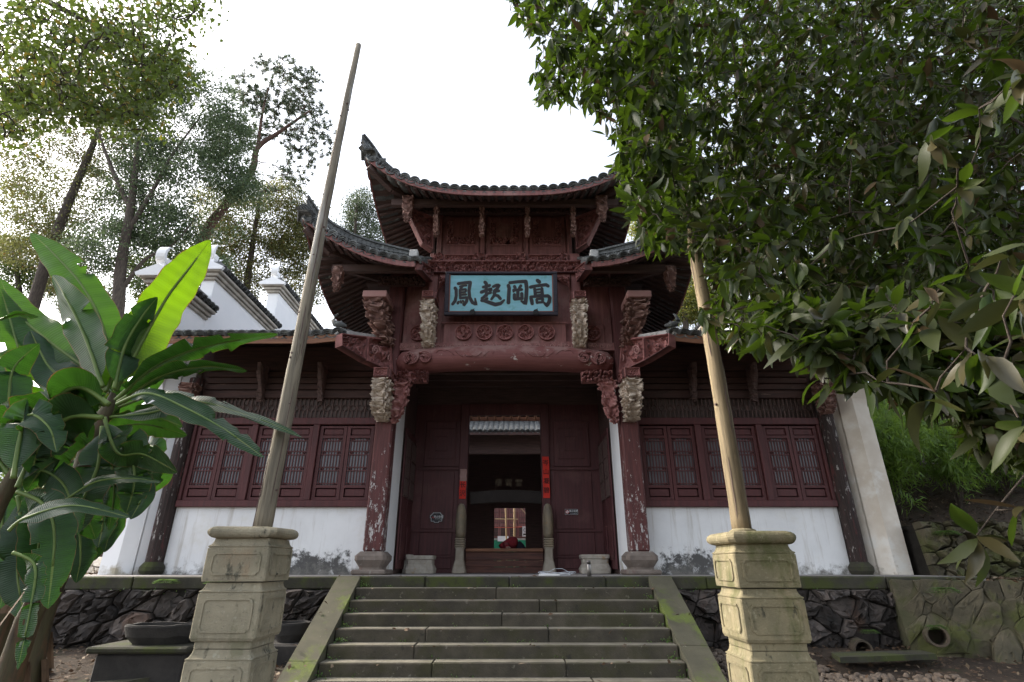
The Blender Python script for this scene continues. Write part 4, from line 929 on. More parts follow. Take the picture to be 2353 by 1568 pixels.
text('禁止吸烟', .062, Matrix.Translation((c[0]+.045, c[1]+.003, c[2]+.01)) @ FACE, WHT, 'writing', s1, .001, .001)
text('No Smoking', .03, Matrix.Translation((c[0]+.04, c[1]+.003, c[2]-.04)) @ FACE, WHT, 'caption', s1, .001)
REDP = plain('red_print', (.5,.04,.03)); mb = MB().box(c[0]-.13, c[0]-.06, c[1], c[1]+.004, c[2]-.015, c[2]-.003); mb.bar((c[0]-.12, c[1], c[2]+.025), (c[0]-.065, c[1], c[2]-.035), .008, .008); mb.build('pictogram', REDP, s1)
s2 = thing('wall_sign', (1.71, 4.8, 1.43), 'small black rectangular no smoking plate with red ring on the door panel', 'sign')
c = (1.71, 4.79, 1.49); MB().cbox(c[0]-.17, c[0]+.17, c[1], c[1]+.02, c[2]-.07, c[2]+.07, .005).build('plate', BLK, s2)
mb = MB()
for a, b in (((-.168,-.068),(.168,-.068)), ((.168,-.068),(.168,.068)), ((.168,.068),(-.168,.068)), ((-.168,.068),(-.168,-.068))): mb.bar((c[0]+a[0], c[1]-.001, c[2]+a[1]), (c[0]+b[0], c[1]-.001, c[2]+b[1]), .005)
mb.build('border', WHT, s2)
MB().tube([(c[0]-.11, c[1]-.001, c[2]), (c[0]-.11, c[1]-.004, c[2])], .048, 16).build('disc', WHT, s2)
MB().tube([(c[0]-.11+.045*math.cos(t), c[1]-.005, c[2]+.045*math.sin(t)) for t in np.linspace(0, 6.28, 17)], .007, 4).bar((c[0]-.14, c[1]-.005, c[2]+.032), (c[0]-.08, c[1]-.005, c[2]-.032), .011).build('ring', REDP, s2)
text('禁止吸烟', .058, Matrix.Translation((c[0]+.055, c[1]-.002, c[2]+.018)) @ FACE, WHT, 'writing', s2, .001, .001)
text('NO SMOKING', .028, Matrix.Translation((c[0]+.055, c[1]-.002, c[2]-.04)) @ FACE, WHT, 'caption', s2, .001)
# ------------------------------------------------------------------ door stones, blocks, small things on the paving
for sx, lb in ((-1, 'carved stone door post left of the plank threshold'), (1, 'carved stone door post with orange stain right of the plank threshold')):
    lb = lb.replace(' left of the plank threshold', ' beside the short red strip side of the threshold').replace(' right of the plank threshold', ' beside the long red strip side of the threshold')
    x = -1.19 if sx < 0 else 1.06
    t = thing('door_stone', (x, 4.55, 0), lb, 'door stone')
    def sq(w, d, z): return [(x+a*w, 4.5+b*d, z) for a, b in ((-1,-.8),(-.8,-1),(.8,-1),(1,-.8),(1,.8),(.8,1),(-.8,1),(-1,.8))]
    MB().loft([sq(.17,.24,0), sq(.165,.23,.06), sq(.12,.19,.26), sq(.105,.17,.3), sq(.1,.165,.55), sq(.125,.18,.6)]).build('foot', surf('grey_foot_stone', (.4,.35,.29), (.29,.25,.2), 5, bump=.5), t)
    for k in range(4): MB().loft([sq(.118-.002*k,.185,.605+.055*k), sq(.13,.2,.625+.055*k), sq(.118,.185,.655+.055*k)]).build('moulding', DSTONE, t)
    rings = []
    for z, w, d in ((.83,.115,.19),(.95,.13,.22),(1.15,.14,.25),(1.35,.135,.25),(1.5,.12,.22),(1.6,.095,.17),(1.66,.055,.1),(1.675,.01,.02)): rings.append([(x+w*math.cos(a), 4.5+d*math.sin(a), z) for a in np.linspace(0, 2*math.pi, 20, endpoint=False)])
    MB().loft(rings).build('rounded_top', DSTONE, t, smooth=True)
def rough_block(name, x0, x1, y0, y1, z1, mat, label, seed):
    mb = MB(); cx, cy, w, d = (x0+x1)/2, (y0+y1)/2, (x1-x0)/2, (y1-y0)/2; rings = []
    for z, s_ in ((0,.98),(.25,1.0),(.45,.9),(.5,.86),(.75,.86),(.8,.95),(.95,.97),(1,.93)):
        r = []
        for k in range(28):
            a = 2*math.pi*k/28; e = .28; X = math.copysign(abs(math.cos(a))**e, math.cos(a)); Y = math.copysign(abs(math.sin(a))**e, math.sin(a))
            nz = .05*noise.noise((X*2+seed, Y*2, z*4)); r.append((cx+X*w*(s_+nz), cy+Y*d*(s_+nz), z*z1))
        rings.append(r)
    mb.loft(rings); return tag(mb.build(name, mat), label, 'stone block')
rough_block('stone_block', -2.44, -1.73, 3.75, 4.35, .4, WPALE, 'pale broken stone block beside the shaped no smoking sign', 1)
rough_block('stone_block', -2.58, -2.36, 4.2, 4.6, .43, CORN, 'narrow grey stone block tucked behind the pale one in the porch corner', 2)
rough_block('stone_block', 1.77, 2.5, 3.7, 4.3, .42, WPALE, 'pale weathered stone block behind the steel flask', 3)
fl = thing('vacuum_flask', (1.5, .3, 0), 'brushed steel vacuum flask standing on the paving at the top of the steps', 'flask')
STEEL = plain('brushed_steel', (.2,.19,.185), .35, 1)
MB().lathe((1.5, .3, 0), [(.036,0),(.038,.004),(.038,.19),(.034,.2)], 20).build('body', STEEL, fl, smooth=True); MB().lathe((1.5, .3, .2), [(.036,0),(.037,.045),(.03,.055)], 20).build('lid', plain('dark_steel', (.12,.11,.11), .3, 1), fl, smooth=True)
cb = MB()
for k in range(4):
    r = .2+.03*k; cb.tube([(1.0+r*1.25*math.cos(a), 1.2+r*.9*math.sin(a), .012+.012*k+.02*math.sin(a*2+k)) for a in np.linspace(0, 6.28, 26)], .006, 4)
cb.tube([(.75, 1.15, .02), (.95, 1.1, .12), (1.1, 1.15, .12), (1.3, 1.2, .02)], .005, 4)
tag(cb.build('cable_coil', plain('grey_cable', (.5,.52,.56), .5)), 'loose coil of pale cable on the paving by the threshold', 'cable')
tag(MB().cbox(.62, 1.0, .62, .7, 0, .03, .006).build('extension_strip', plain('white_plastic', (.7,.7,.7), .5)), 'white plastic strip lying beside the cable coil', 'strip')

# ------------------------------------------------------------------ person bending behind the threshold
pr = thing('person', (.1, 5.5, 0), 'person in a red padded jacket and dark trousers bending low behind the threshold', 'person')
def skin_body(name, verts, edges, mat, parent, sub=2):
    me = bpy.data.meshes.new(name); me.from_pydata([v[0] for v in verts], edges, []); o = bpy.data.objects.new(name, me); COL.objects.link(o)
    md = o.modifiers.new('s', 'SKIN'); o.modifiers.new('u', 'SUBSURF').levels = sub
    for i, v in enumerate(verts): me.skin_vertices[0].data[i].radius = (v[1], v[2] if len(v) > 2 else v[1])
    me.skin_vertices[0].data[0].use_root = True
    dg = bpy.context.evaluated_depsgraph_get(); r = bpy.data.meshes.new_from_object(o.evaluated_get(dg)); bpy.data.objects.remove(o)
    r.materials.clear(); r.materials.append(mat); r.polygons.foreach_set('use_smooth', [True]*len(r.polygons)); return link(name, r, parent)
JACK = surf('red_padded_cloth', (.24,.022,.03), (.15,.015,.022), 14, rough=.9, bump=.5, bscale=40); TROU = surf('dark_trouser_cloth', (.02,.022,.032), (.012,.013,.02), 30, rough=.9)
SKINM = surf('hand_skin', (.36,.25,.2), (.28,.19,.15), 20, rough=.6, bump=.1); HAIR = surf('black_hair', (.012,.011,.011), (.02,.018,.017), 30, rough=.5)
# hips at the camera's right, back arched, head hanging down and to the left behind the threshold
px, py = .36, 5.45
skin_body('trousers', [((px+.03,py,.7),.18),((px+.02,py+.09,.6),.14),((px+.03,py+.1,.34),.085),((px+.03,py+.12,.08),.06),((px+.02,py-.09,.6),.13),((px+.02,py-.12,.34),.085),((px+.02,py-.1,.08),.06),((px-.1,py,.73),.165),((px-.03,py+.02,.04),.05),((px-.05,py-.16,.04),.05)], [(0,1),(1,2),(2,3),(0,4),(4,5),(5,6),(0,7),(3,8),(6,9)], TROU, pr)
skin_body('jacket', [((px-.06,py,.73),.17),((px-.22,py-.02,.76),.18),((px-.4,py-.04,.71),.17),((px-.52,py-.06,.6),.12),((px-.4,py-.22,.68),.085),((px-.37,py-.42,.66),.07),((px-.35,py-.66,.62),.058),((px-.48,py+.14,.62),.08),((px-.5,py+.2,.4),.065),((px-.44,py+.1,.2),.05)], [(0,1),(1,2),(2,3),(2,4),(4,5),(5,6),(2,7),(7,8),(8,9)], JACK, pr)
hd = skin_body('head', [((px-.56,py-.08,.5),.06),((px-.62,py-.09,.42),.1),((px-.66,py-.1,.34),.085)], [(0,1),(1,2)], SKINM, pr)
hh = skin_body('hair', [((px-.585,py-.07,.46),.105),((px-.65,py-.08,.4),.118),((px-.7,py-.09,.33),.1)], [(0,1),(1,2)], HAIR, pr)
hx, hy, hz_ = px-.34, 4.86, .615
skin_body('hand', [((px-.35,py-.64,.625),.034),((hx,hy,hz_),.036,.022),((hx,hy-.06,hz_),.04,.018)], [(0,1),(1,2)], SKINM, pr)
for k, (dx, L_) in enumerate(((-.036,.062),(-.012,.075),(.012,.07),(.035,.055))):
    skin_body('finger', [((hx+dx*.8, hy-.06, hz_+.002), .0105), ((hx+dx, hy-.06-L_*.75, hz_+.012), .0095), ((hx+dx*1.1, hy-.065-L_*1.25, hz_-.03), .0085), ((hx+dx*1.1, hy-.06-L_*1.25, hz_-.065), .007)], [(0,1),(1,2),(2,3)], SKINM, pr, 1)
skin_body('thumb', [((hx+.03, hy-.01, hz_), .012), ((hx+.065, hy-.04, hz_-.008), .011), ((hx+.07, hy-.09, hz_-.015), .009)], [(0,1),(1,2)], SKINM, pr, 1)
# ------------------------------------------------------------------ stone pedestals and flag poles
def v2z(v, Y): return CAM.z + Y*math.tan(PITCH+math.atan((784-v)/FPX))
def pedestal(cx, cy, half, levels, mat, label, seed):
    t = thing('stone_pedestal', (cx, cy, gz(cx, cy)), label, 'pedestal')
    r = random.Random(seed)
    def ring(h, z, ch=.012):
        out = []
        for k in range(4):
            a = math.pi/2*k
            for (u, w) in ((-h+ch, -h), (h-ch, -h)): out.append((cx+u*math.cos(a)-w*math.sin(a), cy+u*math.sin(a)+w*math.cos(a), z))
        return out
    def wob(mb, amp=.006):
        mb.v = [tuple(Vector(p)+Vector((noise.noise((p[0]*9+seed, p[1]*9, p[2]*9)), noise.noise((p[0]*9, p[1]*9+seed, p[2]*9)), noise.noise((p[0]*9, p[1]*9, p[2]*9+seed))))*amp) for p in mb.v]; return mb
    for (z1, z0, kind) in levels:
        if kind == 'cap':
            mb = MB(); n = 9; rings = []
            for k in range(n):
                a = -math.pi/2+math.pi*k/(n-1); rings.append(ring(half-.015+.055*math.cos(a), (z0+z1)/2+(z1-z0)/2*math.sin(a), .05))
            wob(mb.loft(rings), .012).build('cap_stone', mat, t, smooth=False)
        else:
            h = half; ch = .068; mb = MB()
            rings = [ring(h*.99, z0), ring(h, z0+.02), ring(h, z1-ch-.022), ring(h-.007, z1-ch-.018), ring(h-.007, z1-ch-.012), ring(h, z1-ch-.008), ring(h, z1-ch), ring(h-.016, z1-ch+.01), ring(h-.027, z1-ch+.028), ring(h-.034, z1-.015), ring(h-.035, z1)]
            if kind == 'base': rings = [ring(h-.035, z0), ring(h-.035, z0+.055), ring(h-.012, z0+.06), ring(h, z0+.085)] + rings[2:]
            b = wob(mb.loft(rings), .003).build('pedestal_block', mat, t)
            # incised panel on each face: a raised thread with notched corners
            zb, zt = z0+(.135 if kind == 'base' else .06), z1-ch-.065; w = h-.07; q = .02
            prof = [(-w+q, zb), (w-q, zb), (w-q, zb+q*.9), (w, zb+q), (w, zt-q), (w-q, zt-q*.9), (w-q, zt), (-w+q, zt), (-w+q, zt-q*.9), (-w, zt-q), (-w, zb+q), (-w+q, zb+q*.9)]
            for k in range(4):
                a = math.pi/2*k; ca, sa = math.cos(a), math.sin(a); pm = MB()
                pp = [(cx+u*ca+(h+.001)*sa, cy+u*sa-(h+.001)*ca, z) for u, z in prof]
                for p, q2 in zip(pp, pp[1:]+pp[:1]): pm.bar(p, q2, .02, .018, (0,0,1))
                pm.build('panel_moulding', mat, b)
    return t
YF = 5.27
lv = [(v2z(1209, YF), v2z(1236, YF), 'cap'), (v2z(1236, YF), v2z(1337, YF), 'block'), (v2z(1340, YF), v2z(1494, YF), 'base'), (v2z(1496, YF), -.96, 'base'), (-.965, -1.6, 'base')]
pl = pedestal(-2.41, -4.41, .29, lv, PSTONE, 'pale stone flagpole pedestal beside the banana side of the steps', 1)
YR = 5.1
lv = [(v2z(1219, YR), v2z(1249, YR), 'cap'), (v2z(1249, YR), v2z(1352, YR), 'block'), (v2z(1355, YR), v2z(1502, YR), 'base'), (v2z(1504, YR), -.96, 'base'), (-.965, -1.6, 'base')]
pr_ = pedestal(2.43, -4.5, .285, lv, PSTONE2, 'mossy chipped stone flagpole pedestal on the cobbled side of the steps', 2)
def pole(base, top, r0, r1, mat, label):
    b = Vector(base); t = Vector(top); n = 40; rings = []; mb = MB()
    for k in range(n+1):
        f = k/n; p = b.lerp(t, f); r = r0+(r1-r0)*f
        r *= 1+.02*math.sin(k*2.1)
        p = p+Vector((.012*math.sin(f*7), .01*math.cos(f*9), 0))
        rings.append([(p.x+r*math.cos(a)*(1+.03*math.sin(3*a+k)), p.y+r*math.sin(a), p.z) for a in np.linspace(0, 2*math.pi, 14, endpoint=False)])
    o = mb.loft(rings); th_ = thing('flag_pole', base, label, 'pole'); o.build('shaft', mat, th_, smooth=True)
    for k in range(9):
        f0 = rng.uniform(.0, .75); f1 = f0+rng.uniform(.05, .2); a = rng.uniform(math.pi*1.08, math.pi*1.92); q_ = []
        for j in range(9):
            f = f0+(f1-f0)*j/8; p = b.lerp(t, f)+Vector((.012*math.sin(f*7), .01*math.cos(f*9), 0)); r = (r0+(r1-r0)*f)*1.005; aa = a+.03*math.sin(j*1.7+k); q_.append(p+Vector((r*math.cos(aa), r*math.sin(aa), 0)))
        MB().tube(q_, [.001]+[.0042]*7+[.001], 4).build('wood_crack', DARK, th_)
    MB().lathe((b.x, b.y, b.z), [(r0+.035, -.03), (r0+.03, .055), (r0*.98, .07)], 14).build('mortar_collar', PSTONE2, th_)
    for k in range(16):
        f = rng.uniform(.04, .95); p = b.lerp(t, f); r = r0+(r1-r0)*f; a = rng.uniform(math.pi*1.05, math.pi*1.95)
        q = p+Vector((r*math.cos(a), r*math.sin(a), 0)); MB().lathe((0,0,0), [(.016,-.01),(.012,.006),(.002,.008)], 7).build('knot', DARK, th_, Matrix.Translation(q) @ Vector((math.cos(a), math.sin(a), 0)).to_track_quat('Z', 'Y').to_matrix().to_4x4())
pole((-2.36, -4.4, .46), at(823, 105, -4.4), .09, .04, POLE, 'grey weathered wooden pole rising from the pale pedestal')
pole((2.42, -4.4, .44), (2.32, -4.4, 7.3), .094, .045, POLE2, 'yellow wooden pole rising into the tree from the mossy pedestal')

# ------------------------------------------------------------------ rubble walls: each stone cut from a cell diagram
def clip(poly, m, n):
    out = []
    for i in range(len(poly)):
        a, b = poly[i], poly[(i+1) % len(poly)]; da = (a-m).dot(n); db = (b-m).dot(n)
        if da <= 0: out.append(a)
        if da*db < 0: out.append(a.lerp(b, da/(da-db)))
    return out
def stones(parent, org, ux, uy, w, h, sites, mat, depth=.12, gap=.018, ang=0, stretch=1.0, seed=0, top=None, nm='wall_stone'):
    """fills the w x h rectangle at org (axes ux, uy) with separate stones; cells stretched along ang"""
    r = random.Random(seed); org = Vector(org); ux = Vector(ux).normalized(); uy = Vector(uy).normalized(); n = ux.cross(uy).normalized()
    ca, sa = math.cos(ang), math.sin(ang)
    T = lambda p: Vector(((p.x*ca+p.y*sa)/stretch, -p.x*sa+p.y*ca)); Ti = lambda p: Vector((p.x*stretch*ca-p.y*sa, p.x*stretch*sa+p.y*ca))
    S = [T(s) for s in sites]; wt = [r.uniform(-.014, .02) if r.random() < .7 else r.uniform(.02, .05) for _ in S]; rect = [T(Vector(p)) for p in ((0,0),(w,0),(w,h),(0,h))]
    for i, s in enumerate(S):
        poly = rect
        for j, q in enumerate(S):
            if i == j or (q-s).length > 2.2: continue
            poly = clip(poly, (s+q)/2+(q-s)*((wt[i]-wt[j])/(2*max(.01, (q-s).length_squared))), q-s)
            if len(poly) < 3: break
        if len(poly) < 3: continue
        P = [Ti(p) for p in poly]; c = sum(P, Vector((0,0)))/len(P)
        if top and c.y > top(c.x): continue
        # subdivide, jitter, inset
        Q = []
        for a, b in zip(P, P[1:]+P[:1]):
            m = max(1, int((b-a).length/.085))
            for k in range(m): Q.append(a.lerp(b, k/m))
        Q2 = []
        for p in Q:
            d = p-c; L_ = d.length
            if L_ < 1e-4: continue
            Q2.append(c+d*max(.3, (L_-gap)/L_)*(1+.13*noise.noise((p.x*4, p.y*4, seed+i*.37))+.05*noise.noise((p.x*17, p.y*17, seed))))
        if len(Q2) < 3: continue
        dp = depth*r.uniform(.35, 1.25); tx, ty = r.uniform(-.2, .2), r.uniform(-.2, .2)
        def W(p, z): d = p-c; return org+ux*p.x+uy*p.y+n*(z + (d.x*tx+d.y*ty if z > 0 else 0))
        mb = MB(); rings = [[W(p, -.05) for p in Q2], [W(p, dp*.72) for p in Q2], [W(c+(p-c)*.93, dp*.93) for p in Q2], [W(c+(p-c)*.8, dp*(1.0+.6*noise.noise((p.x*9, p.y*9, 5+seed)))) for p in Q2], [W(c+(p-c)*.4, dp*(1.03+.6*noise.noise((p.x*9, p.y*9, 9+seed)))) for p in Q2]]
        mb.loft(rings); mb.build(nm, mat, parent, smooth=False)
def poisson(w, h, d, seed, n=4000):
    r = random.Random(seed); out = []
    for _ in range(n):
        p = Vector((r.uniform(0, w), r.uniform(0, h))); dd = d*r.uniform(.38, 1.45)
        if all((p-q).length > dd for q in out): out.append(p)
    return out
rw = thing('retaining_wall', (-6, 0, -1.1), 'dark rubble retaining wall of slanting blocks under the banana side of the platform', 'wall')
MB().box(-12.4, -2.93, .06, .41, -1.5, -.2).build('earth_core', GAP, rw)
sL = poisson(9.4, .92, .34, 3); stones(rw, (-12.35, .1, -1.12), (1,0,0), (0,0,1), 9.4, .92, sL, WST, .17, .009, R(34), 1.75, 3)
rw2 = thing('retaining_wall', (5, 0, -1.1), 'dark squared rubble retaining wall behind the mossy pedestal', 'wall')
MB().box(2.93, 7.4, .06, .41, -1.5, -.2).build('earth_core', GAP, rw2)
sR = poisson(4.5, .95, .33, 5); stones(rw2, (2.93, .1, -1.15), (1,0,0), (0,0,1), 4.5, .95, sR, WST, .17, .009, R(4), 1.25, 6)
# battered mossy wall at the right, coming forward
rw3 = thing('retaining_wall', (7.5, -.6, -1.1), 'green mossy crazy-paved retaining wall at the edge with a drain pipe', 'wall')
o3 = Vector((6.45, -.35, -1.25)); e3 = Vector((4.6, -1.55, -.0)); u3 = e3.normalized(); up3 = Vector((.12, .3, 1.25)).normalized()
w3 = e3.length; h3_ = 1.24
MB().prism([o3-up3*.3, o3+u3*w3-up3*.3, o3+u3*w3+up3*h3_*.98, o3+up3*h3_*.98], Vector((.3, 1.2, 0))).build('earth_core', surf('mossy_mortar', (.1,.09,.055), (.06,.06,.032), 3, rough=1, bump=.5), rw3)
stones(rw3, o3, u3, up3, w3, h3_, poisson(w3, h3_, .42, 8), WST2, .045, .003, R(52), 1.9, 9)
rw4 = thing('dry_stone_wall', (9.6, 1.4, 0), 'mossy dry stone wall below the bamboo bank at the edge', 'wall')
MB().box(8.5, 14, 1.55, 2.2, -.3, .95).build('earth_core', GAP, rw4)
stones(rw4, (8.45, 1.5, -.12), (1, -.03, 0), (0, .12, 1), 5.5, 1.12, poisson(5.5, 1.12, .34, 12), WST2, .22, .012, 0, 1.3, 12)
# left low brick kerb by the far path
rw5 = thing('low_wall', (-10.5, 4, 0), 'low tan stone edging by the path behind the banana', 'wall')
stones(rw5, (-13, 4, 0), (1,0,0), (0,0,1), 4.6, .38, poisson(4.6, .38, .34, 14), PLASTT, .1, .015, 0, 1.5, 14)
MB().box(-13, -8.4, 4.04, 4.4, 0, .36).build('earth_core', SOIL, rw5)
# drain pipes
PIPE = surf('terracotta_pipe', (.1,.075,.055), (.06,.05,.038), 5, bump=.3, spots=[dict(c=(.06,.065,.03), scale=4, lo=.5, hi=.65)])
def pipe(p, d, r, L_, label):
    p = Vector(p); d = Vector(d).normalized(); q = d.to_track_quat('Z', 'Y').to_matrix().to_4x4(); q.translation = p
    mb = MB(); n = 20
    prof = [(r, 0), (r, -L_), (r*.78, -L_), (r*.78, -.005), (r*.8, 0)]
    rings = [[Vector((a*math.cos(2*math.pi*k/n), a*math.sin(2*math.pi*k/n), z)) for k in range(n)] for a, z in ((r*.95, -L_), (r, -.03), (r, .0), (r*.8, .0), (r*.76, -.04), (r*.7, -L_*.9))]
    mb.v = []; mb.loft(rings); o = mb.build('drain_pipe', PIPE, None, q); return tag(o, label, 'pipe')
pipe(at(1985, 1494, -.35), (-.25, -1, -.05), .14, .5, 'round clay drain pipe opening low beside the flagstone')
pp = at(2155, 1462, -.85); pipe(pp, (-.55, -1, .1), .15, .5, 'broken clay pipe jutting from the mossy wall'); 
pipe(at(735, 1445, -.1), (-.8, -.9, .25), .085, .4, 'red clay roof tile pipe leaning in the dark rubble')
# flagstone, cobbles, kerb on the left, blocks and trough
tag(MB().prism([(4.75,-1.35,-1.09),(6.3,-1.1,-1.08),(6.35,-.7,-1.08),(4.9,-.85,-1.09)], (0,0,.07)).build('flagstone', KERB), 'long flat flagstone bridging the gutter by the clay pipe', 'flagstone')
cob = MB(); r = random.Random(4)
for _ in range(1400):
    x, y = r.uniform(2.9, 6.2), r.uniform(-3.0, -.35)
    if x > 4.6 and y > -1.5: continue
    a, b, c_ = r.uniform(.03, .055), r.uniform(.03, .05), r.uniform(.018, .03); z = gz(x, y)+.025; an = r.uniform(0, 3.14)
    rings = [[(x+s_*(a*math.cos(t)*math.cos(an)-b*math.sin(t)*math.sin(an)), y+s_*(a*math.cos(t)*math.sin(an)+b*math.sin(t)*math.cos(an)), z+h_*c_+.02) for t in np.linspace(0, 6.283, 7, endpoint=False)] for s_, h_ in ((1, -.6), (.95, .4), (.55, 1))]
    cob.loft(rings)
tag(cob.build('cobble_paving', surf('brown_cobbles', (.17,.13,.1), (.1,.08,.065), 9, bump=.3, vary=0, spots=[dict(c=(.25,.2,.16), scale=12, lo=.6, hi=.68)])), kind='stuff')
tag(MB().prism([(-6.6,-2.75,-1.5),(-4.75,-1.55,-1.3),(-4.5,-1.8,-1.3),(-6.2,-3.1,-1.5)], (0,0,.14)).build('stone_kerb', CORN if False else KERB), 'long grey kerb stone lying on the leaf litter', 'kerb stone')
def trough(c, L_, W, h, rot, label, name='stone_trough'):
    n = 40; M = Matrix.Translation(Vector(c)) @ Matrix.Rotation(rot, 4, 'Z')
    def rg(sx, sy, z): return [(sx*math.copysign(abs(math.cos(a))**.8, math.cos(a)), sy*math.copysign(abs(math.sin(a))**.8, math.sin(a)), z+.018*noise.noise((math.cos(a)*2, math.sin(a)*2, c[0]))) for a in np.linspace(0, 2*math.pi, n, endpoint=False)]
    mb = MB().loft([rg(L_*.7, W*.7, 0), rg(L_*.92, W*.92, h*.4), rg(L_, W, h*.9), rg(L_*.99, W*.98, h), rg(L_*.88, W*.82, h), rg(L_*.8, W*.72, h*.5), rg(L_*.5, W*.5, h*.35)])
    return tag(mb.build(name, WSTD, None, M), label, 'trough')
a = at(340, 1505, -1.6)
trough((-4.75, -1.55, -.82), .5, .27, .24, R(6), 'oval dark stone trough resting on the dark slab beside the pale pedestal')
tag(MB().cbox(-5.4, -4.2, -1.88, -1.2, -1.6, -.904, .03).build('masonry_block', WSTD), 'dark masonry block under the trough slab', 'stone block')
tag(MB().cbox(-5.5, -4.15, -1.95, -1.15, -.9, -.822, .02).build('stone_slab', KERB), 'flat dark stone slab carrying the trough', 'stone slab')
trough((-3.3, -.62, -.9), .27, .24, .26, 0, 'round stone mortar between the pale pedestal and the steps', 'stone_mortar')
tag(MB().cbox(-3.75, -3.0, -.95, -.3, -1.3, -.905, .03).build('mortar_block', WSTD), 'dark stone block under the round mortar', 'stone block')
tag(MB().cbox(-6.9, -6.4, -1.5, -1.2, -1.3, -1.12, .03).build('loose_block', WST), 'loose mossy block lying on the leaf litter', 'stone block')
# bank on the right
bx = np.linspace(8.4, 40, 60); by = np.linspace(1.9, 40, 50)
def bankz(x, y): return .85+1.1*(1-math.exp(-max(0, x-8.4)*.35))*min(1, (y-1.9)*.5) + .33*max(0, y-2.2)*min(1, max(0, x-8.4)/2.5) + .12*noise.noise((x*.9, y*.9, 0))
bk = MB().grid([[(x, y, bankz(x, y)) for y in by] for x in bx], True).build('bank', SOIL, smooth=True, fix=False); tag(bk, kind='structure')
tg = MB().grid([[(x, y, -.1 + .04*noise.noise((x*2, y*2, 1))) for y in np.linspace(-2.0, 2, 12)] for x in np.linspace(7.2, 20, 26)], True)
# keep the terrace soil behind the mossy wall's top edge
tg.v = [(x, max(y, -.15-(x-6.6)*.337+.12), z) for x, y, z in tg.v]
tag(tg.build('soil', SOIL, smooth=True, fix=False), kind='structure')

lx = np.linspace(-45, -8.45, 50); ly = np.linspace(4.35, 45, 40)
def leftz(x, y): return .34 + .34*(y-4.35)*min(1, (-8.45-x)/2.0) + .1*noise.noise((x*.8, y*.8, 4))
lb = MB().grid([[(x, y, leftz(x, y)) for y in ly] for x in lx], True).build('hillside', SOIL, smooth=True, fix=False); tag(lb, kind='structure')
# ------------------------------------------------------------------ plants
nr = np.random.RandomState(11)
def unit(a): return a/np.maximum(1e-9, np.linalg.norm(a, axis=-1, keepdims=True))
def leaf_tpl(L=1, W=.36, fold=.25, bend=.25, n=4, tipk=.8):
    """one leaf along +X, upper face +Z, two rows of faces folded on the midrib"""
    V = []; 
    for i in range(n+1):
        t = i/n; w = W*.5*math.sin(math.pi*min(1, t**tipk))**.8 if 0 < t < 1 else .012
        x = L*t; z = -bend*L*t*t
        V += [(x, w, z+fold*w), (x, 0, z), (x, -w, z+fold*w)]
    F = []
    for i in range(n):
        a = i*3; F += [(a, a+1, a+4, a+3), (a+1, a+2, a+5, a+4)]
    return np.array(V), np.array([f[::-1] for f in F])
def place_leaves(tpl, P, D, N, S):
    """copies of the template at points P, along D, upper face towards N, sized S; returns (V, F, rnd)"""
    V, F = tpl; D = unit(D); Y = unit(np.cross(N, D)); Z = np.cross(D, Y)
    W = P[:, None, :] + S[:, None, None]*(V[None, :, 0:1]*D[:, None, :] + V[None, :, 1:2]*Y[:, None, :] + V[None, :, 2:3]*Z[:, None, :])
    k = len(P); FF = (F[None] + (np.arange(k)*len(V))[:, None, None]).reshape(-1, F.shape[1])
    return W.reshape(-1, 3), FF, np.repeat(nr.rand(k), len(V))
QUAD = (np.array([(0,0,0),(.5,.27,.03),(1,0,-.08),(.5,-.27,.03)]), np.array([(0,3,2,1)]))
LANCE = (np.array([(0,0,0),(.3,.07,.0),(1,0,-.15),(.3,-.07,.0)]), np.array([(0,3,2,1)]))
def grow(trunk, radii, targets, name, mat, parent, r_tip=.008, sag=.0, seed=0, min_r=.0):
    """limbs: every target joins the nearest point of what has grown so far"""
    nodes = []; rad = []; mb = MB()
    T = [Vector(p) for p in trunk]
    for (p, q), (ra, rb) in zip(zip(T[:-1], T[1:]), zip(radii[:-1], radii[1:])):
        m = max(2, int((q-p).length/.5))
        for k in range(m): nodes.append(p.lerp(q, k/m)); rad.append(ra+(rb-ra)*k/m)
    nodes.append(T[-1]); rad.append(radii[-1])
    arr = np.array([n[:] for n in nodes]); tg = np.array(targets); r = random.Random(seed)
    d0 = np.array([np.min(np.linalg.norm(arr-t, axis=1)) for t in tg])
    low = len(nodes)//4
    for i in np.argsort(d0):
        t = tg[i]; dd = np.linalg.norm(arr-t, axis=1); dd = dd + np.maximum(0, arr[:, 2]-t[2])*.6; dd[:low] += 3
        j = int(np.argmin(dd)); p = Vector(arr[j]); q = Vector(t); L = (q-p).length
        if L < .05: continue
        ra = min(rad[j]*.62, r_tip*1.6+.011*L); ra = max(ra, r_tip)
        m1 = p.lerp(q, .35)+Vector((r.uniform(-1,1), r.uniform(-1,1), r.uniform(-.3,1)))*L*.1; m2 = p.lerp(q, .7)+Vector((r.uniform(-1,1), r.uniform(-1,1), r.uniform(-.3,1)))*L*.08
        mb.tube([p, m1, m2, q], [ra, ra*.8, ra*.6, r_tip*.6], 4, False)
        arr = np.vstack([arr, [m1[:], m2[:], q[:]]]); rad += [ra*.8, ra*.6, r_tip]
    o = mb.build(name, mat, parent, fix=False, smooth=True); return o
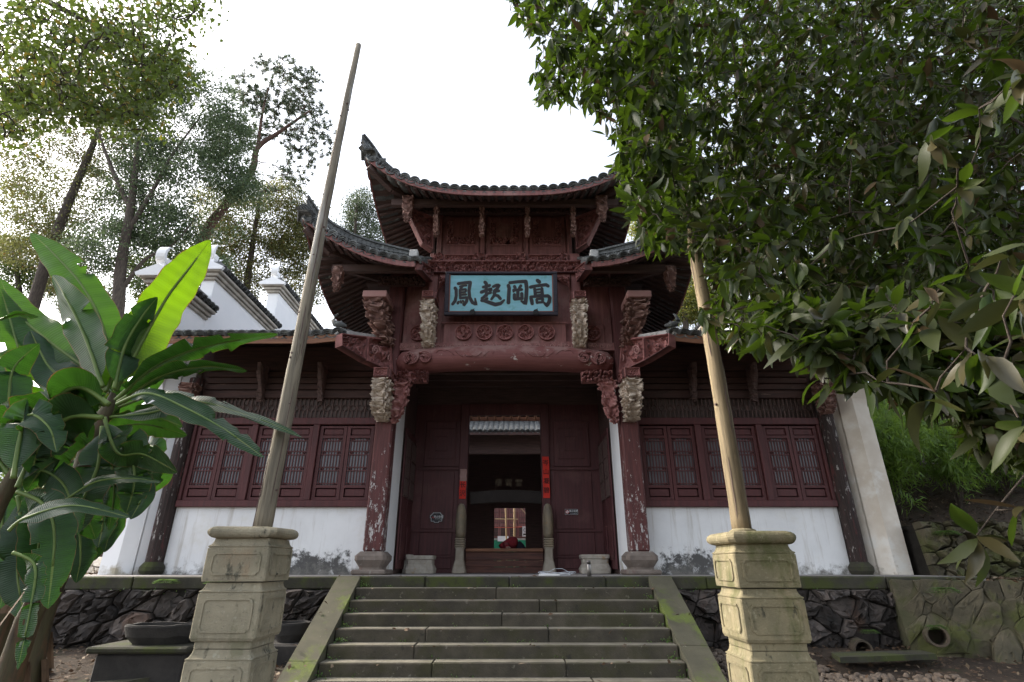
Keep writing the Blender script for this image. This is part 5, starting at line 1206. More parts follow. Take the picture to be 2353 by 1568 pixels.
def trunk_mesh(pts, radii, mat, parent, name='trunk'):
    T = [Vector(p) for p in pts]; q = []; rr = []
    for i in range(len(T)-1):
        for k in range(6):
            t = k/6; a = T[max(i-1, 0)]; b = T[i]; c = T[i+1]; d = T[min(i+2, len(T)-1)]
            q.append(.5*((2*b)+(c-a)*t+(2*a-5*b+4*c-d)*t*t+(3*b-a-3*c+d)*t**3)); rr.append(radii[i]*(1-t)+radii[i+1]*t)
    q.append(T[-1]); rr.append(radii[-1])
    return MB().tube(q, rr, 10).build(name, mat, parent, smooth=True)
def blob_pts(u, v, ru, rv, y, dy, n, shell=.5):
    out = []
    while len(out) < n:
        p = nr.uniform(-1, 1, 3); d = np.linalg.norm(p)
        if d > 1 or nr.rand() > shell+(1-shell)*d: continue
        if noise.noise((p[0]*2.3+u*.01, p[1]*2.3+v*.01, p[2]*2.3)) < -.3: continue
        out.append(at(u+p[0]*ru, v+p[1]*rv, y+p[2]*dy)[:])
    return out
def tree(name, label, trunk, radii, blobs, mat, bark, lsize=.14, per=28, spread=.42, tpl=QUAD, group='trees behind the gate hall', needles=False, r_tip=.008, extra=(), fill=1.0):
    trunk = [Vector(p) for p in trunk]; radii = list(radii)
    a_, b_ = trunk[0], trunk[1]; g_ = leftz(a_.x, a_.y) if a_.x < -8.45 and a_.y > 4.35 else (bankz(a_.x, a_.y) if a_.x > 8.4 and a_.y > 1.9 else (0 if a_.y > .5 else -1.5))
    if a_.z > g_+.2:
        k_ = min(.6, (a_.z-g_)/max(.1, (b_-a_).z)); q_ = a_-(b_-a_)*k_*.5; trunk = [Vector((q_.x, q_.y, g_-.15)), Vector(((q_.x+a_.x)/2, (q_.y+a_.y)/2, (g_+a_.z)/2))]+trunk; radii = [radii[0]*1.35, radii[0]*1.12]+radii
    base = trunk[0]; t = thing(name, base, label, 'tree', group)
    trunk_mesh(trunk, radii, bark, t)
    for e_pts, e_r in extra: trunk_mesh(e_pts, e_r, bark, t, 'limb')
    tg = []
    for b in blobs: tg += blob_pts(*b[:4], b[4]+(1.0 if b[4] > 5 else 0), b[5], int(b[6]*1.5))
    tr = list(trunk)
    grow(trunk, radii, tg, 'branches', bark, t, r_tip*1.4, seed=len(tg))
    tg = np.array(tg); k = len(tg)
    per = int(per*(2.0 if not needles else .5)*fill); lsize *= (.88 if not needles else 1.15); radii = [r_*.78 for r_ in radii]; P = np.repeat(tg, per, axis=0)
    if needles:
        ax = unit(np.repeat(unit(nr.normal(size=(k,3))*[1,1,.5]+[0,0,.5]), per, axis=0)); D = unit(ax*.7+nr.normal(size=P.shape)*.6)
        P = P + ax*nr.rand(len(P))[:, None]*.14; N = unit(nr.normal(size=P.shape)); S = lsize*nr.uniform(.7, 1.2, len(P))
    else:
        P = P + nr.normal(size=P.shape)*np.array([spread, spread, spread*.55])*.6
        D = unit(nr.normal(size=P.shape)+[0,0,-.35]); N = unit(nr.normal(size=P.shape)*.7+[0,0,1]); S = lsize*nr.uniform(.6, 1.25, len(P))
    V, F, rn = place_leaves(tpl, P, D, N, S)
    link('crown', np_mesh('crown', V, F, mat, rn), t); return t
LF_GREEN = leaf_mat('mid_green_leaves', (.055,.085,.03), (.075,.1,.03), (.08,.11,.05), (0.140,0.200,0.045), .45)
LF_BLUE = leaf_mat('cool_green_leaves', (.06,.1,.05), (.08,.12,.055), (.07,.1,.06), (.16,.22,.1), .5)
LF_OLIVE = leaf_mat('olive_leaves', (.08,.095,.035), (.1,.1,.035), (.09,.1,.05), (0.240,0.250,0.070), .45, dead=(.2,.12,.04), dead_p=.06)
LF_MAPLE = leaf_mat('lit_autumn_leaves', (.06,.1,.022), (.09,.1,.022), (.09,.12,.04), (0.150,0.215,0.03), .42, dead=(.24,.19,.03), dead_p=.07)
LF_PINE = leaf_mat('pine_needles', (.06,.09,.055), (.085,.11,.065), (.07,.095,.06), (.14,.19,.1), .3)
LF_YEL = leaf_mat('yellow_green_leaves', (.1,.12,.03), (.12,.13,.03), (.1,.12,.04), (0.340,0.360,0.060), .45, dead=(.3,.2,.05), dead_p=.06)
def A(*l): return [at(*p) for p in l]
tree('broadleaf_tree', 'dark forked tree with the densest cool green crown beside the pine', A((266,745,13),(278,610,13),(300,480,13),(312,380,13.2),(318,320,13.4)), [.3,.26,.2,.14,.08],
     [(390,400,190,270,13.5,2,170),(470,240,75,85,13.5,1.6,60),(430,390,100,75,13,1.6,70),(520,330,60,95,14,1.3,90),(330,300,70,100,13,1.5,80),(240,560,100,60,12.5,1.5,60),(370,520,90,60,13,1.5,80),(400,180,70,60,13.5,1.2,70),(560,430,50,60,14,1.2,50),(450,620,80,50,13.5,1.4,50),(290,420,60,60,13,1.2,40)], LF_BLUE, BARK, .16, 32, .55,
     extra=[(A((300,480,13),(262,400,13),(225,300,13.2),(205,220,13.5)), [.14,.1,.06,.03]), (A((290,540,13),(350,440,13),(400,350,13.3),(460,270,13.5)), [.14,.1,.07,.03]), (A((272,680,13),(330,600,13),(400,560,13.2),(450,500,13.4)), [.12,.08,.05,.03])])
tree('broadleaf_tree', 'pale leaning trunk with thin olive foliage behind the banana plant', A((70,720,15),(110,590,15),(160,460,15),(215,330,15),(250,230,15.2)), [.3,.26,.22,.16,.08],
     [(200,380,230,260,15,2.5,170),(120,430,120,110,15,2,90),(60,300,110,90,15,2,90),(230,330,80,80,15,1.6,70),(70,560,100,60,15,2,60),(20,480,60,120,16,2,50),(150,180,120,90,15,2,80),(30,160,80,100,15,2,60),(300,200,110,70,15.5,2,70),(180,640,90,50,16,2,40)], LF_OLIVE, BARK, .16, 27, .6)
tree('pine_tree', 'leaning reddish pine with open tufts of grey green needles next to the tall pole', A((470,545,17),(520,470,17),(578,395,17),(592,340,17.2),(640,305,17.4),(712,255,17.6)), [.3,.26,.22,.17,.12,.06],
     [(630,200,95,75,17.5,1.8,150),(690,280,70,70,17.6,1.6,110),(530,330,50,70,17.4,1.4,40),(740,330,40,60,17.6,1.4,30),(640,420,70,50,17.4,1.5,30),(585,285,60,60,17.3,1.5,60),(700,190,45,40,17.6,1.4,40),(560,210,40,40,17.2,1.2,30),(680,380,50,50,17.5,1.5,26)], LF_PINE, BARKR, .3, 46, .3, LANCE, needles=True, r_tip=.02,
     extra=[(A((592,340,17.2),(600,280,17.2),(612,220,17.3),(630,170,17.4)), [.12,.09,.05,.02])])
tree('broadleaf_tree', 'light olive tree rising between the white gables and the tiled corner', A((560,700,22),(575,600,22),(590,500,22),(600,440,22)), [.24,.2,.14,.06],
     [(600,520,110,80,22,2,150),(430,600,80,80,22,2,60),(700,540,60,90,22,2,60),(520,560,60,60,22,2,70),(670,560,60,70,22,2,90),(640,450,60,40,22,1.6,50),(560,640,90,50,22,2,90),(690,650,50,60,22,2,60),(480,480,60,60,22,2,50)], LF_OLIVE, BARK, .18, 30, .65)
tree('broadleaf_tree', 'hazy tree showing between the two upswept roof corners', A((790,760,24),(800,640,24),(815,540,24),(820,470,24)), [.24,.2,.12,.06],
     [(830,480,42,50,24,1.5,80),(800,560,50,60,24,1.5,80),(870,540,40,50,24,1.5,60),(780,650,50,50,24,1.5,50)], LF_PINE, BARK, .17, 30, .55)
tree('broadleaf_tree', 'yellow green tree behind the pole in the tree side roof corner', A((1580,840,22),(1575,740,22),(1565,640,22),(1560,580,22)), [.22,.18,.12,.05],
     [(1565,690,60,60,22,1.8,130),(1480,500,40,60,22,1.5,70),(1600,560,60,60,22,1.8,80),(1640,700,60,70,22,1.8,80),(1520,740,40,40,22,1.5,50)], LF_YEL, BARK, .17, 36, .55)
tree('broadleaf_tree', 'low grey green tree far behind the banana plant', A((40,800,20),(45,680,20),(30,580,20)), [.22,.18,.08],
     [(120,480,190,120,20,2.5,110),(340,600,110,80,20,2,70),(40,590,90,50,20,2,100),(120,640,70,40,20,2,70),(0,680,70,50,20,2,60),(340,640,60,60,21,2,60),(200,690,70,40,20,2,60)], LF_GREEN, BARK, .19, 24, .7)
tree('maple_tree', 'near maple branch with lit yellow and green leaves hanging from the upper corner', [Vector((-10.5,-4,-1.5)), Vector((-10.2,-4,2)), Vector((-9.6,-4,4.8)), Vector((-8.4,-4,6.8)), at(-40,-60,-4), at(140,20,-4), at(330,105,-4)], [.3,.26,.2,.14,.08,.05,.015],
     [(200,120,260,160,-4,1.2,130),(90,70,130,90,-4,.9,60),(270,80,110,70,-4,.8,50),(350,170,80,60,-4,.7,55),(150,210,130,70,-4,.8,80),(420,20,60,40,-4,.6,26),(20,250,90,80,-4,.8,45),(300,260,80,45,-4,.6,34)], LF_MAPLE, BARK, .115, 22, .26, r_tip=.009, fill=.3, group='trees around the steps')
tree('broadleaf_tree', 'dark evergreen tree on the bamboo bank behind the gable wall', [Vector((12,9,1.5)), Vector((12,9,5)), Vector((11.5,9,9))], [.25,.2,.1],
     [(2080,640,200,130,9,2,170),(2280,800,150,150,8,2,150),(2120,860,120,70,8,1.5,90),(1900,700,100,100,10,2,90)], LF_GREEN, BARK, .19, 36, .6)
# ---- foreground tree with large leaves
LF_BIG = leaf_mat('glossy_broad_leaves', (.018,.033,.008), (.032,.045,.01), (.042,.05,.018), (.095,.165,.011), .34, .46, .25, dead=(.09,.06,.03), dead_p=.03)
LF_RUST = leaf_mat('rusty_backed_leaves', (.02,.032,.013), (.034,.04,.016), (.055,.047,.02), (.08,.09,.018), .2, .34, .5, dead=(.075,.045,.022), dead_p=.04)
REG = [(1172,-60),(1178,40),(1250,85),(1238,140),(1212,235),(1262,255),(1325,215),(1385,270),(1425,325),(1412,372),(1425,430),(1455,500),(1500,575),(1575,555),(1625,640),(1622,730),(1690,800),(1750,775),(1835,790),(1900,830),(2010,830),(2060,900),(2200,930),(2260,1020),(2420,1060),(2420,-60)]
def inside(u, v, poly):
    c = False
    for (x1, y1), (x2, y2) in zip(poly, poly[1:]+poly[:1]):
        if (y1 > v) != (y2 > v) and u < (x2-x1)*(v-y1)/(y2-y1)+x1: c = not c
    return c
TG = []; big = []
NT_ = 8200
while len(TG) < NT_:
    u, v = nr.uniform(1170, 2420), nr.uniform(-60, 1060)
    if len(TG) > 5400: u = nr.uniform(1480, 2420)
    if not inside(u, v, REG): continue
    f = (u-1170)/1200
    if u < 1450 and nr.rand() < .35: continue
    Y = nr.uniform(3.6, 6.2)-1.0*f + (nr.uniform(0, 5.0) if u > 1560 else 0)
    if len(TG) > 5400: Y = nr.uniform(5.5, 9)
    if v > 700 and u > 1750: Y = nr.uniform(2.6, 5)
    TG.append(at(u, v, -10+Y)[:])
for (u, v, Y) in [(2150,330,2.1),(2250,250,2.2),(2330,180,1.9),(2200,430,2.4),(1850,420,3.2),(1950,330,3),(2080,520,2.6),(1700,430,3.4),(1650,410,3.3),(2300,600,1.7),(2330,680,1.55),(2250,700,1.8),(2170,650,2),(2220,800,1.9),(2300,850,1.7),(2100,740,2.2),(2040,880,2.4),(1960,860,2.6),(1890,870,2.7),(2330,1170,2.7),(2150,900,2.2),(2340,960,1.8),(2245,1230,2.9),(2060,700,2.5),(1990,760,2.7),(1720,600,3.3),(1760,560,3.3),(1690,640,3.4),(1850,620,3.1),(1920,560,2.9),(1830,330,3.3)]:
    TG.append(at(u, v, -10+Y)[:])
ov = 0
while ov < 1500:  # unseen canopy outside the camera view, added to shade the right side
    p = Vector((5.2+4.4*nr.uniform(-1,1), -6.6+4.2*nr.uniform(-1,1), 5.3+2.6*nr.uniform(-1,1)))
    q = p-CAM; zc = q.y*cP+q.z*sP
    if zc > .3:
        uu = 1176.5+FPX*q.x/zc; vv = 784-FPX*(-q.y*sP+q.z*cP)/zc
        if -100 < uu < 2480 and -90 < vv < 1700: continue
    if p.z < 3.2 and p.x < 3: continue
    TG.append(p[:]); ov += 1
ot = thing('overhanging_tree', (7.3, -5.6, -1.5), 'large tree overhanging from the side with big glossy green and rusty backed leaves', 'tree', 'trees around the steps')
tk = [Vector((7.3,-5.6,-1.6)), Vector((7.2,-5.6,2.2)), Vector((6.6,-5.5,4.6)), at(2350,-160,-5.4), at(1950,-140,-5.4), at(1600,-90,-5.5)]
trunk_mesh(tk, [.3,.26,.2,.09,.05,.02], BARK, ot)
grow(tk, [.3,.26,.2,.09,.05,.02], TG, 'branches', BARK, ot, .0065, seed=5)
tpl = [leaf_tpl(1, w_, f_, b, 5, k_) for w_, f_, b, k_ in ((.36,.3,.12,.85),(.4,.2,.3,.8),(.31,.45,.5,.9),(.38,.7,.2,.75),(.33,.15,.75,.95),(.42,.35,-.1,.85))]
for i_, tw__ in enumerate((.0,.5,-.4,.8,-.7,.3)):      # each leaf a little twisted about its midrib
    V_ = tpl[i_][0]; an_ = V_[:, 0]*tw__; y_, z_ = V_[:, 1].copy(), V_[:, 2].copy(); V_[:, 1] = y_*np.cos(an_)-z_*np.sin(an_); V_[:, 2] = y_*np.sin(an_)+z_*np.cos(an_)
rows = []
for i, p in enumerate(TG):
    near = NT_ <= i < NT_+31
    tw = Vector((nr.normal()-.35, nr.normal()*.8-.1, nr.normal()*.5-.1)).normalized(); n = int(nr.randint(6, 11))
    a0 = nr.rand()*6.28; e1 = tw.orthogonal().normalized(); e2 = tw.cross(e1)
    for k in range(n):
        a = a0+k*2.4; rd = e1*math.cos(a)+e2*math.sin(a); d = (tw*nr.uniform(.25,.8)+rd*.9+Vector((0,0,-.45-.3*nr.rand()))).normalized()
        q = Vector(p)-tw*nr.rand()*.12; N = (Vector((0,0,1))+Vector(nr.normal(size=3))*.45+tw*.3)
        u_ = (q-CAM); zc = u_.y*cP+u_.z*sP; uu = 1176.5+FPX*u_.x/zc; vv = 784-FPX*(-u_.y*sP+u_.z*cP)/zc
        rows.append((q, d, N.normalized(), nr.uniform(.095, .195)*(1.1 if near else 1), zc, uu, vv, int(nr.randint(6))))
inv = sorted([r for r in rows if -20 < r[5] < 2370 and -20 < r[6] < 1568], key=lambda r: r[4])[:300]
ids = set(id(r) for r in inv)
lm = [[np_mesh('leaf', t_[0], t_[1], m_, None, True) for t_ in tpl] for m_ in (LF_BIG, LF_RUST)]
tw_ = MB()
for r in inv:
    q, d, N, s_ = r[:4]; y = N.cross(d).normalized(); z = d.cross(y)
    M = Matrix(((d.x*s_, y.x*s_, z.x*s_, q.x), (d.y*s_, y.y*s_, z.y*s_, q.y), (d.z*s_, y.z*s_, z.z*s_, q.z), (0,0,0,1)))
    link('leaf', lm[1 if nr.rand() < (.42 if r[5] > 1750 else .1) else 0][r[7]], ot, M)
for mt, f_ in ((LF_BIG, lambda r: r[5] < 1600 or hash(r[3]) % 10 < 8), (LF_RUST, lambda r: not (r[5] < 1600 or hash(r[3]) % 10 < 8))):
    VV, FF, RR = [], [], []; off = 0
    for k in range(6):
        sel = [r for r in rows if id(r) not in ids and r[7] == k and f_(r)]
        if not sel: continue
        V, F, rn = place_leaves(tpl[k], np.array([r[0][:] for r in sel]), np.array([r[1][:] for r in sel]), np.array([r[2][:] for r in sel]), np.array([r[3] for r in sel]))
        VV.append(V); FF.append(F+off); RR.append(rn); off += len(V)
    o = link('foliage', np_mesh('foliage', np.vstack(VV), np.vstack(FF), mt, np.hstack(RR), True), ot); o['kind'] = 'stuff'
# ---- bamboo shrubs on the bank
LF_BAMB = leaf_mat('bamboo_leaves', (.11,.2,.04), (.16,.25,.05), (.1,.16,.05), (.32,.48,.06), .45)
def shrub(x, y, h, w, label, n=150, per=16, dead=0):
    z0 = bankz(x, y) if x > 8.4 and y > 1.9 else 0; t = thing('bamboo_shrub', (x, y, z0), label, 'shrub', 'bamboo shrubs on the bank'); mb = MB(); P = []; D = []
    for i in range(16):
        a = nr.rand()*6.28; lean = nr.uniform(.1, .9); q = [Vector((x, y, z0))+Vector((math.cos(a)*w*lean*s, math.sin(a)*w*lean*s, h*(s-.25*lean*s*s)*nr.uniform(.75,1))) for s in (0, .4, .75, 1)]
        mb.tube(q, [.012, .009, .006, .003], 4)
        for j in range(n//16):
            s = nr.uniform(.25, 1); k = min(2, int(s*3)); c = q[k].lerp(q[k+1], s*3-k if s < 1 else 1)+Vector(nr.normal(size=3))*.16*w
            dirn = Vector((math.cos(a), math.sin(a), 0))*.4+Vector(nr.normal(size=3))*.7
            for l in range(per):
                P.append((c+Vector(nr.normal(size=3))*.09)[:]); D.append((dirn*.6+Vector(nr.normal(size=3))*.55+Vector((0,0,-.45)))[:])
    mb.build('stems', BARK, t)
    P = np.array(P); D = np.array(D); N = unit(nr.normal(size=P.shape)*.6+[0,-.3,1]); V, F, rn = place_leaves(LANCE, P, D, N, .23*nr.uniform(.6, 1.2, len(P)))
    link('leaves', np_mesh('leaves', V, F, LF_BAMB, rn), t)
k = 0
for x, y, h, w, lb in [(9.3,3.4,2.4,1.0,'bright bamboo shrub hugging the tan gable wall'),(10.6,3.2,2.2,1.1,'bushy bamboo shrub low on the bank above the dry stone wall'),(11.9,3.3,2.2,1.1,'bamboo shrub at the picture edge of the bank'),(9.9,5.0,2.6,1.2,'tall bamboo shrub high on the bank near the gable wall'),(11.4,5.2,2.6,1.2,'tall bamboo shrub in the middle of the upper bank'),(13.2,5.0,2.6,1.2,'tall bamboo shrub at the far end of the upper bank'),(10.4,7,2.8,1.3,'topmost bamboo shrub behind the others near the gable wall'),(12.4,7.2,2.8,1.3,'topmost bamboo shrub behind the others away from the wall'),(13.3,3.0,2.2,1.1,'bamboo shrub low on the bank past the frame edge')]:
    shrub(x, y-.25, h*1.2, w*1.15, lb, 200, 24)
for i, (x, y, h, w) in enumerate([(-9.6,5.6,1.9,1.1),(-11.2,5.2,1.8,1.1),(-12.9,5.4,1.9,1.1),(-10.4,7.4,2.2,1.2),(-12.4,7.8,2.3,1.3),(-14.5,6.5,2.2,1.3)]):
    z0 = leftz(x, y); t = thing('leafy_shrub', (x, y, z0), ['shaded leafy shrub on the slope closest to the splayed white pier','shaded leafy shrub low behind the tan stone edging','shaded leafy shrub behind the dark banana plant','taller leafy shrub higher on the slope by the gable wall','taller leafy shrub in the middle of the banana side slope','leafy shrub farthest out on the banana side slope'][i], 'shrub', 'shrubs on the banana side slope')
    trunk_mesh([(x,y,z0-.1),(x+.05,y,z0+h*.4),(x,y,z0+h*.75)], [.06,.04,.02], BARK, t)
    P = np.array([(x+w*a, y+w*b, z0+h*(.5+.5*c)) for a, b, c in unit(nr.normal(size=(900,3)))*(nr.rand(900,1)**.4)]); P = np.repeat(P, 3, axis=0)+nr.normal(size=(2700,3))*.08
    V, F, rn = place_leaves(QUAD, P, unit(nr.normal(size=P.shape)+[0,0,-.3]), unit(nr.normal(size=P.shape)*.6+[0,-.3,1]), .17*nr.uniform(.6,1.2,len(P))); link('crown', np_mesh('crown', V, F, LF_GREEN, rn), t)
P = []
for _ in range(9000):
    x, y = nr.uniform(-40, -8.6), nr.uniform(4.5, 34)
    if noise.noise((x*.35, y*.35, 9)) > -.12: P.append((x, y, leftz(x, y)+.12*nr.rand()))
for _ in range(5000):
    x, y = nr.uniform(9, 34), nr.uniform(4, 34)
    if noise.noise((x*.35, y*.35, 3)) > -.12: P.append((x, y, bankz(x, y)+.12*nr.rand()))
P = np.array(P); V, F, rn = place_leaves(QUAD, P, unit(nr.normal(size=P.shape)*[1,1,.5]), unit(nr.normal(size=P.shape)*.5+[0,0,1]), .34*nr.uniform(.5,1.3,len(P)))
tag(link('undergrowth', np_mesh('undergrowth', V, F, LF_GREEN, rn)), kind='stuff')
# ---- banana plants
def banana_mat(name, top, back, trans, tf, rough):
    m, t, N, L, B = new_mat(name)
    a = N.new('ShaderNodeAttribute'); a.attribute_name = 'along'; c = N.new('ShaderNodeAttribute'); c.attribute_name = 'across'
    geo = N.new('ShaderNodeNewGeometry'); nz = noise_n(N, L, geo.outputs['Position'], 5)
    w = math_n(N, L, 'ADD', math_n(N, L, 'MULTIPLY', math_n(N, L, 'SINE', math_n(N, L, 'MULTIPLY', a.outputs['Fac'], 420)), .5), .5)
    w2 = math_n(N, L, 'ADD', math_n(N, L, 'MULTIPLY', math_n(N, L, 'SINE', math_n(N, L, 'MULTIPLY', a.outputs['Fac'], 97)), .5), .5)
    col = mixc(N, L, geo.outputs['Backfacing'], top, back); col = mixc(N, L, math_n(N, L, 'MULTIPLY', nz, .5), col, tuple(x*.55 for x in top))
    rib = maprange(N, L, math_n(N, L, 'ABSOLUTE', c.outputs['Fac']), .03, .09, 1, 0)
    edge = maprange(N, L, math_n(N, L, 'ADD', math_n(N, L, 'ABSOLUTE', c.outputs['Fac']), math_n(N, L, 'MULTIPLY', nz, .12)), 1.01, 1.07)
    col = mixc(N, L, math_n(N, L, 'MULTIPLY', w2, .18), col, tuple(x*.6 for x in top))
    col = mixc(N, L, rib, col, (.2,.25,.07)); col = mixc(N, L, edge, col, (.2,.12,.05))
    L.new(col, B.inputs['Base Color']); B.inputs['Roughness'].default_value = rough; B.inputs['Specular IOR Level'].default_value = .4
    b = N.new('ShaderNodeBump'); b.inputs['Strength'].default_value = .35; b.inputs['Distance'].default_value = .01; L.new(w, b.inputs['Height']); L.new(b.outputs[0], B.inputs['Normal'])
    tr = N.new('ShaderNodeBsdfTranslucent'); tc = mixc(N, L, math_n(N, L, 'MULTIPLY', w2, .35), trans, tuple(x*.6 for x in trans)); tc = mixc(N, L, rib, tc, tuple(x*.45 for x in trans)); tc = mixc(N, L, edge, tc, (.15,.06,.02)); L.new(tc, tr.inputs[0])
    mx = N.new('ShaderNodeMixShader'); mx.inputs[0].default_value = tf; L.new(B.outputs[0], mx.inputs[1]); L.new(tr.outputs[0], mx.inputs[2]); L.new(mx.outputs[0], N['Material Output'].inputs[0]); return m
BN = banana_mat('banana_leaf', (.022,.06,.022), (.034,.075,.026), (.035,.11,.008), .36, .4)
BN_BACKLIT = banana_mat('backlit_banana_leaf', (.06,.13,.022), (.08,.15,.025), (.15,.29,.005), .55, .36)  # brighter leaf copy, light from behind put into its colour
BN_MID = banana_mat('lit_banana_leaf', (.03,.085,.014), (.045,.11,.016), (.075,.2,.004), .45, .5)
BN_OLD = banana_mat('dying_banana_leaf', (.1,.1,.03), (.12,.1,.04), (.14,.13,.03), .35, .6)
def catmull(T, m):
    q = []
    for i in range(len(T)-1):
        for k in range(m):
            t = k/m; a = T[max(i-1, 0)]; b = T[i]; c = T[i+1]; d = T[min(i+2, len(T)-1)]
            q.append(.5*((2*b)+(c-a)*t+(2*a-5*b+4*c-d)*t*t+(3*b-a-3*c+d)*t**3))
    return q+[T[-1]]
def banana_leaf(parent, px, Y, hw, roll=0, mat=None, fold=.25, tear=.3, seed=0, pet=.07, droop=.1, tip=.75):
    """px: midrib through photo points, each (u, v, extra depth); roll 0 faces the camera; half width hw"""
    hw *= 1.12; r = random.Random(seed*7+3); pts = catmull([at(p[0], p[1], -10+Y+(p[2] if len(p) > 2 else 0)) for p in px], 12); n = len(pts)-1
    V = []; al = []; ac = []; cols = 5; kill = set()
    cuts = sorted(r.uniform(.2, .97) for _ in range(int(tear*10)))
    L_ = [0]
    for p, q in zip(pts[:-1], pts[1:]): L_.append(L_[-1]+(q-p).length)
    ro = [roll+8*math.sin(i*.3+seed) for i in range(n+1)]
    for i, p in enumerate(pts):
        t = L_[i]/L_[-1]; d = (pts[min(i+1, n)]-pts[max(i-1, 0)]).normalized(); vw = (CAM-p).normalized()
        s = d.cross(vw).normalized(); s = Matrix.Rotation(R(ro[i]), 3, d) @ s; N = s.cross(d)
        if N.z < 0 and abs(roll) < 200: N = -N; s = -s
        if t < pet: w = .0
        else: q = (t-pet)/(1-pet); w = hw*min(1, (q*5)**.6)*(1-max(0, (q-.45)/.55)**2.4)**tip if q < 1 else 0
        for k in range(-cols, cols+1):
            x = k/cols; jag = 1+.03*math.sin(t*40+k)+.05*noise.noise((t*14, seed, 1 if k > 0 else 7))
            dn = sum(math.exp(-((t-c)/.012)**2) for c in cuts[:: 2 if k > 0 else 1])
            wz = fold*abs(x)*w - droop*w*x*x*2 + .05*w*math.sin(t*26+seed+(2 if k > 0 else 0))*abs(x) + .07*w*noise.noise((t*9, k*.4, seed))
            V.append(p + s*x*w*jag*(1-.35*dn*abs(x)) + N*(wz - .3*dn*w*x*x) + Vector((0,0,-.2*dn*w*x*x))); al.append(t); ac.append(x)
    m = 2*cols+1; F = [(i*m+k, i*m+k+1, (i+1)*m+k+1, (i+1)*m+k) for i in range(n) for k in range(m-1) if L_[i+1]/L_[-1] > pet]
    for c in cuts:
        i = int(np.searchsorted(np.array(L_)/L_[-1], c)); sd_ = r.choice((0, 1)); dep = r.randint(1, 4)
        for k in range(dep):
            kk = k if sd_ == 0 else m-2-k; f = (i*m+kk, i*m+kk+1, (i+1)*m+kk+1, (i+1)*m+kk)
            if f in F and r.random() < .75: F.remove(f)
    me = bpy.data.meshes.new('leaf'); me.from_pydata([v[:] for v in V], [], F); me.materials.append(mat or BN); me.polygons.foreach_set('use_smooth', [True]*len(F))
    # the side that looks up is the upper face
    me.update(); up = sum(p.normal.z*p.area for p in me.polygons)
    if up < 0: me.flip_normals()
    for nm, arr in (('along', al), ('across', ac)): me.attributes.new(nm, 'FLOAT', 'POINT').data.foreach_set('value', arr)
    o = link('leaf', me, parent)
    rb = MB(); k = int(n*.85); rb.tube([p-(CAM-p).normalized()*.0 for p in pts[:k]], [(.022*(1-.8*i/n))*(hw/.18)**.5 for i in range(k)], 6).build('leaf_stalk', BNRIB, o, smooth=True)
    return o
BNRIB = surf('banana_rib', (.12,.17,.04), (.08,.13,.03), 6, rough=.5, bump=.1)
def stem(parent, p, q, r):
    p = Vector(p); q = Vector(q); pts = [p.lerp(q, k/10)+Vector((.03*math.sin(k*1.3), .02*math.cos(k), 0)) for k in range(11)]
    pts += [q+Vector((.03,0,.12)), q+Vector((.05,-.02,.26))]; MB().tube(pts, [r*(1.15-.045*k)*(1+.06*math.sin(k*2.2)) for k in range(11)]+[r*.55, r*.25], 12).build('stem', STEMB, parent, smooth=True)
    for k in range(5):
        a = 1.3*k; c = pts[2+k]; mb = MB()
        mb.grid([[c+Vector((math.cos(a+w)*r*1.25, math.sin(a+w)*r*1.25, -.02-.14*s)) + Vector((math.cos(a), math.sin(a), 0))*.05*s for s in range(4)] for w in (-.35, 0, .35)]); mb.build('dry_sheath', surf('dry_sheath_%d' % k, (.14,.085,.05), (.08,.05,.03), 6, bump=.4) if k == 0 and 'dry_sheath_0' not in bpy.data.materials else bpy.data.materials['dry_sheath_0'], parent)
b1 = thing('banana_plant', at(215, 1400, -4.6)*1.0, 'tall banana plant with one glowing upright yellow green leaf before the white gables', 'banana plant', 'banana plants')
sp = at(235, 960, -4.7); stem(b1, (sp.x-.12, sp.y, -1.5), sp, .095)
Y0 = 5.3
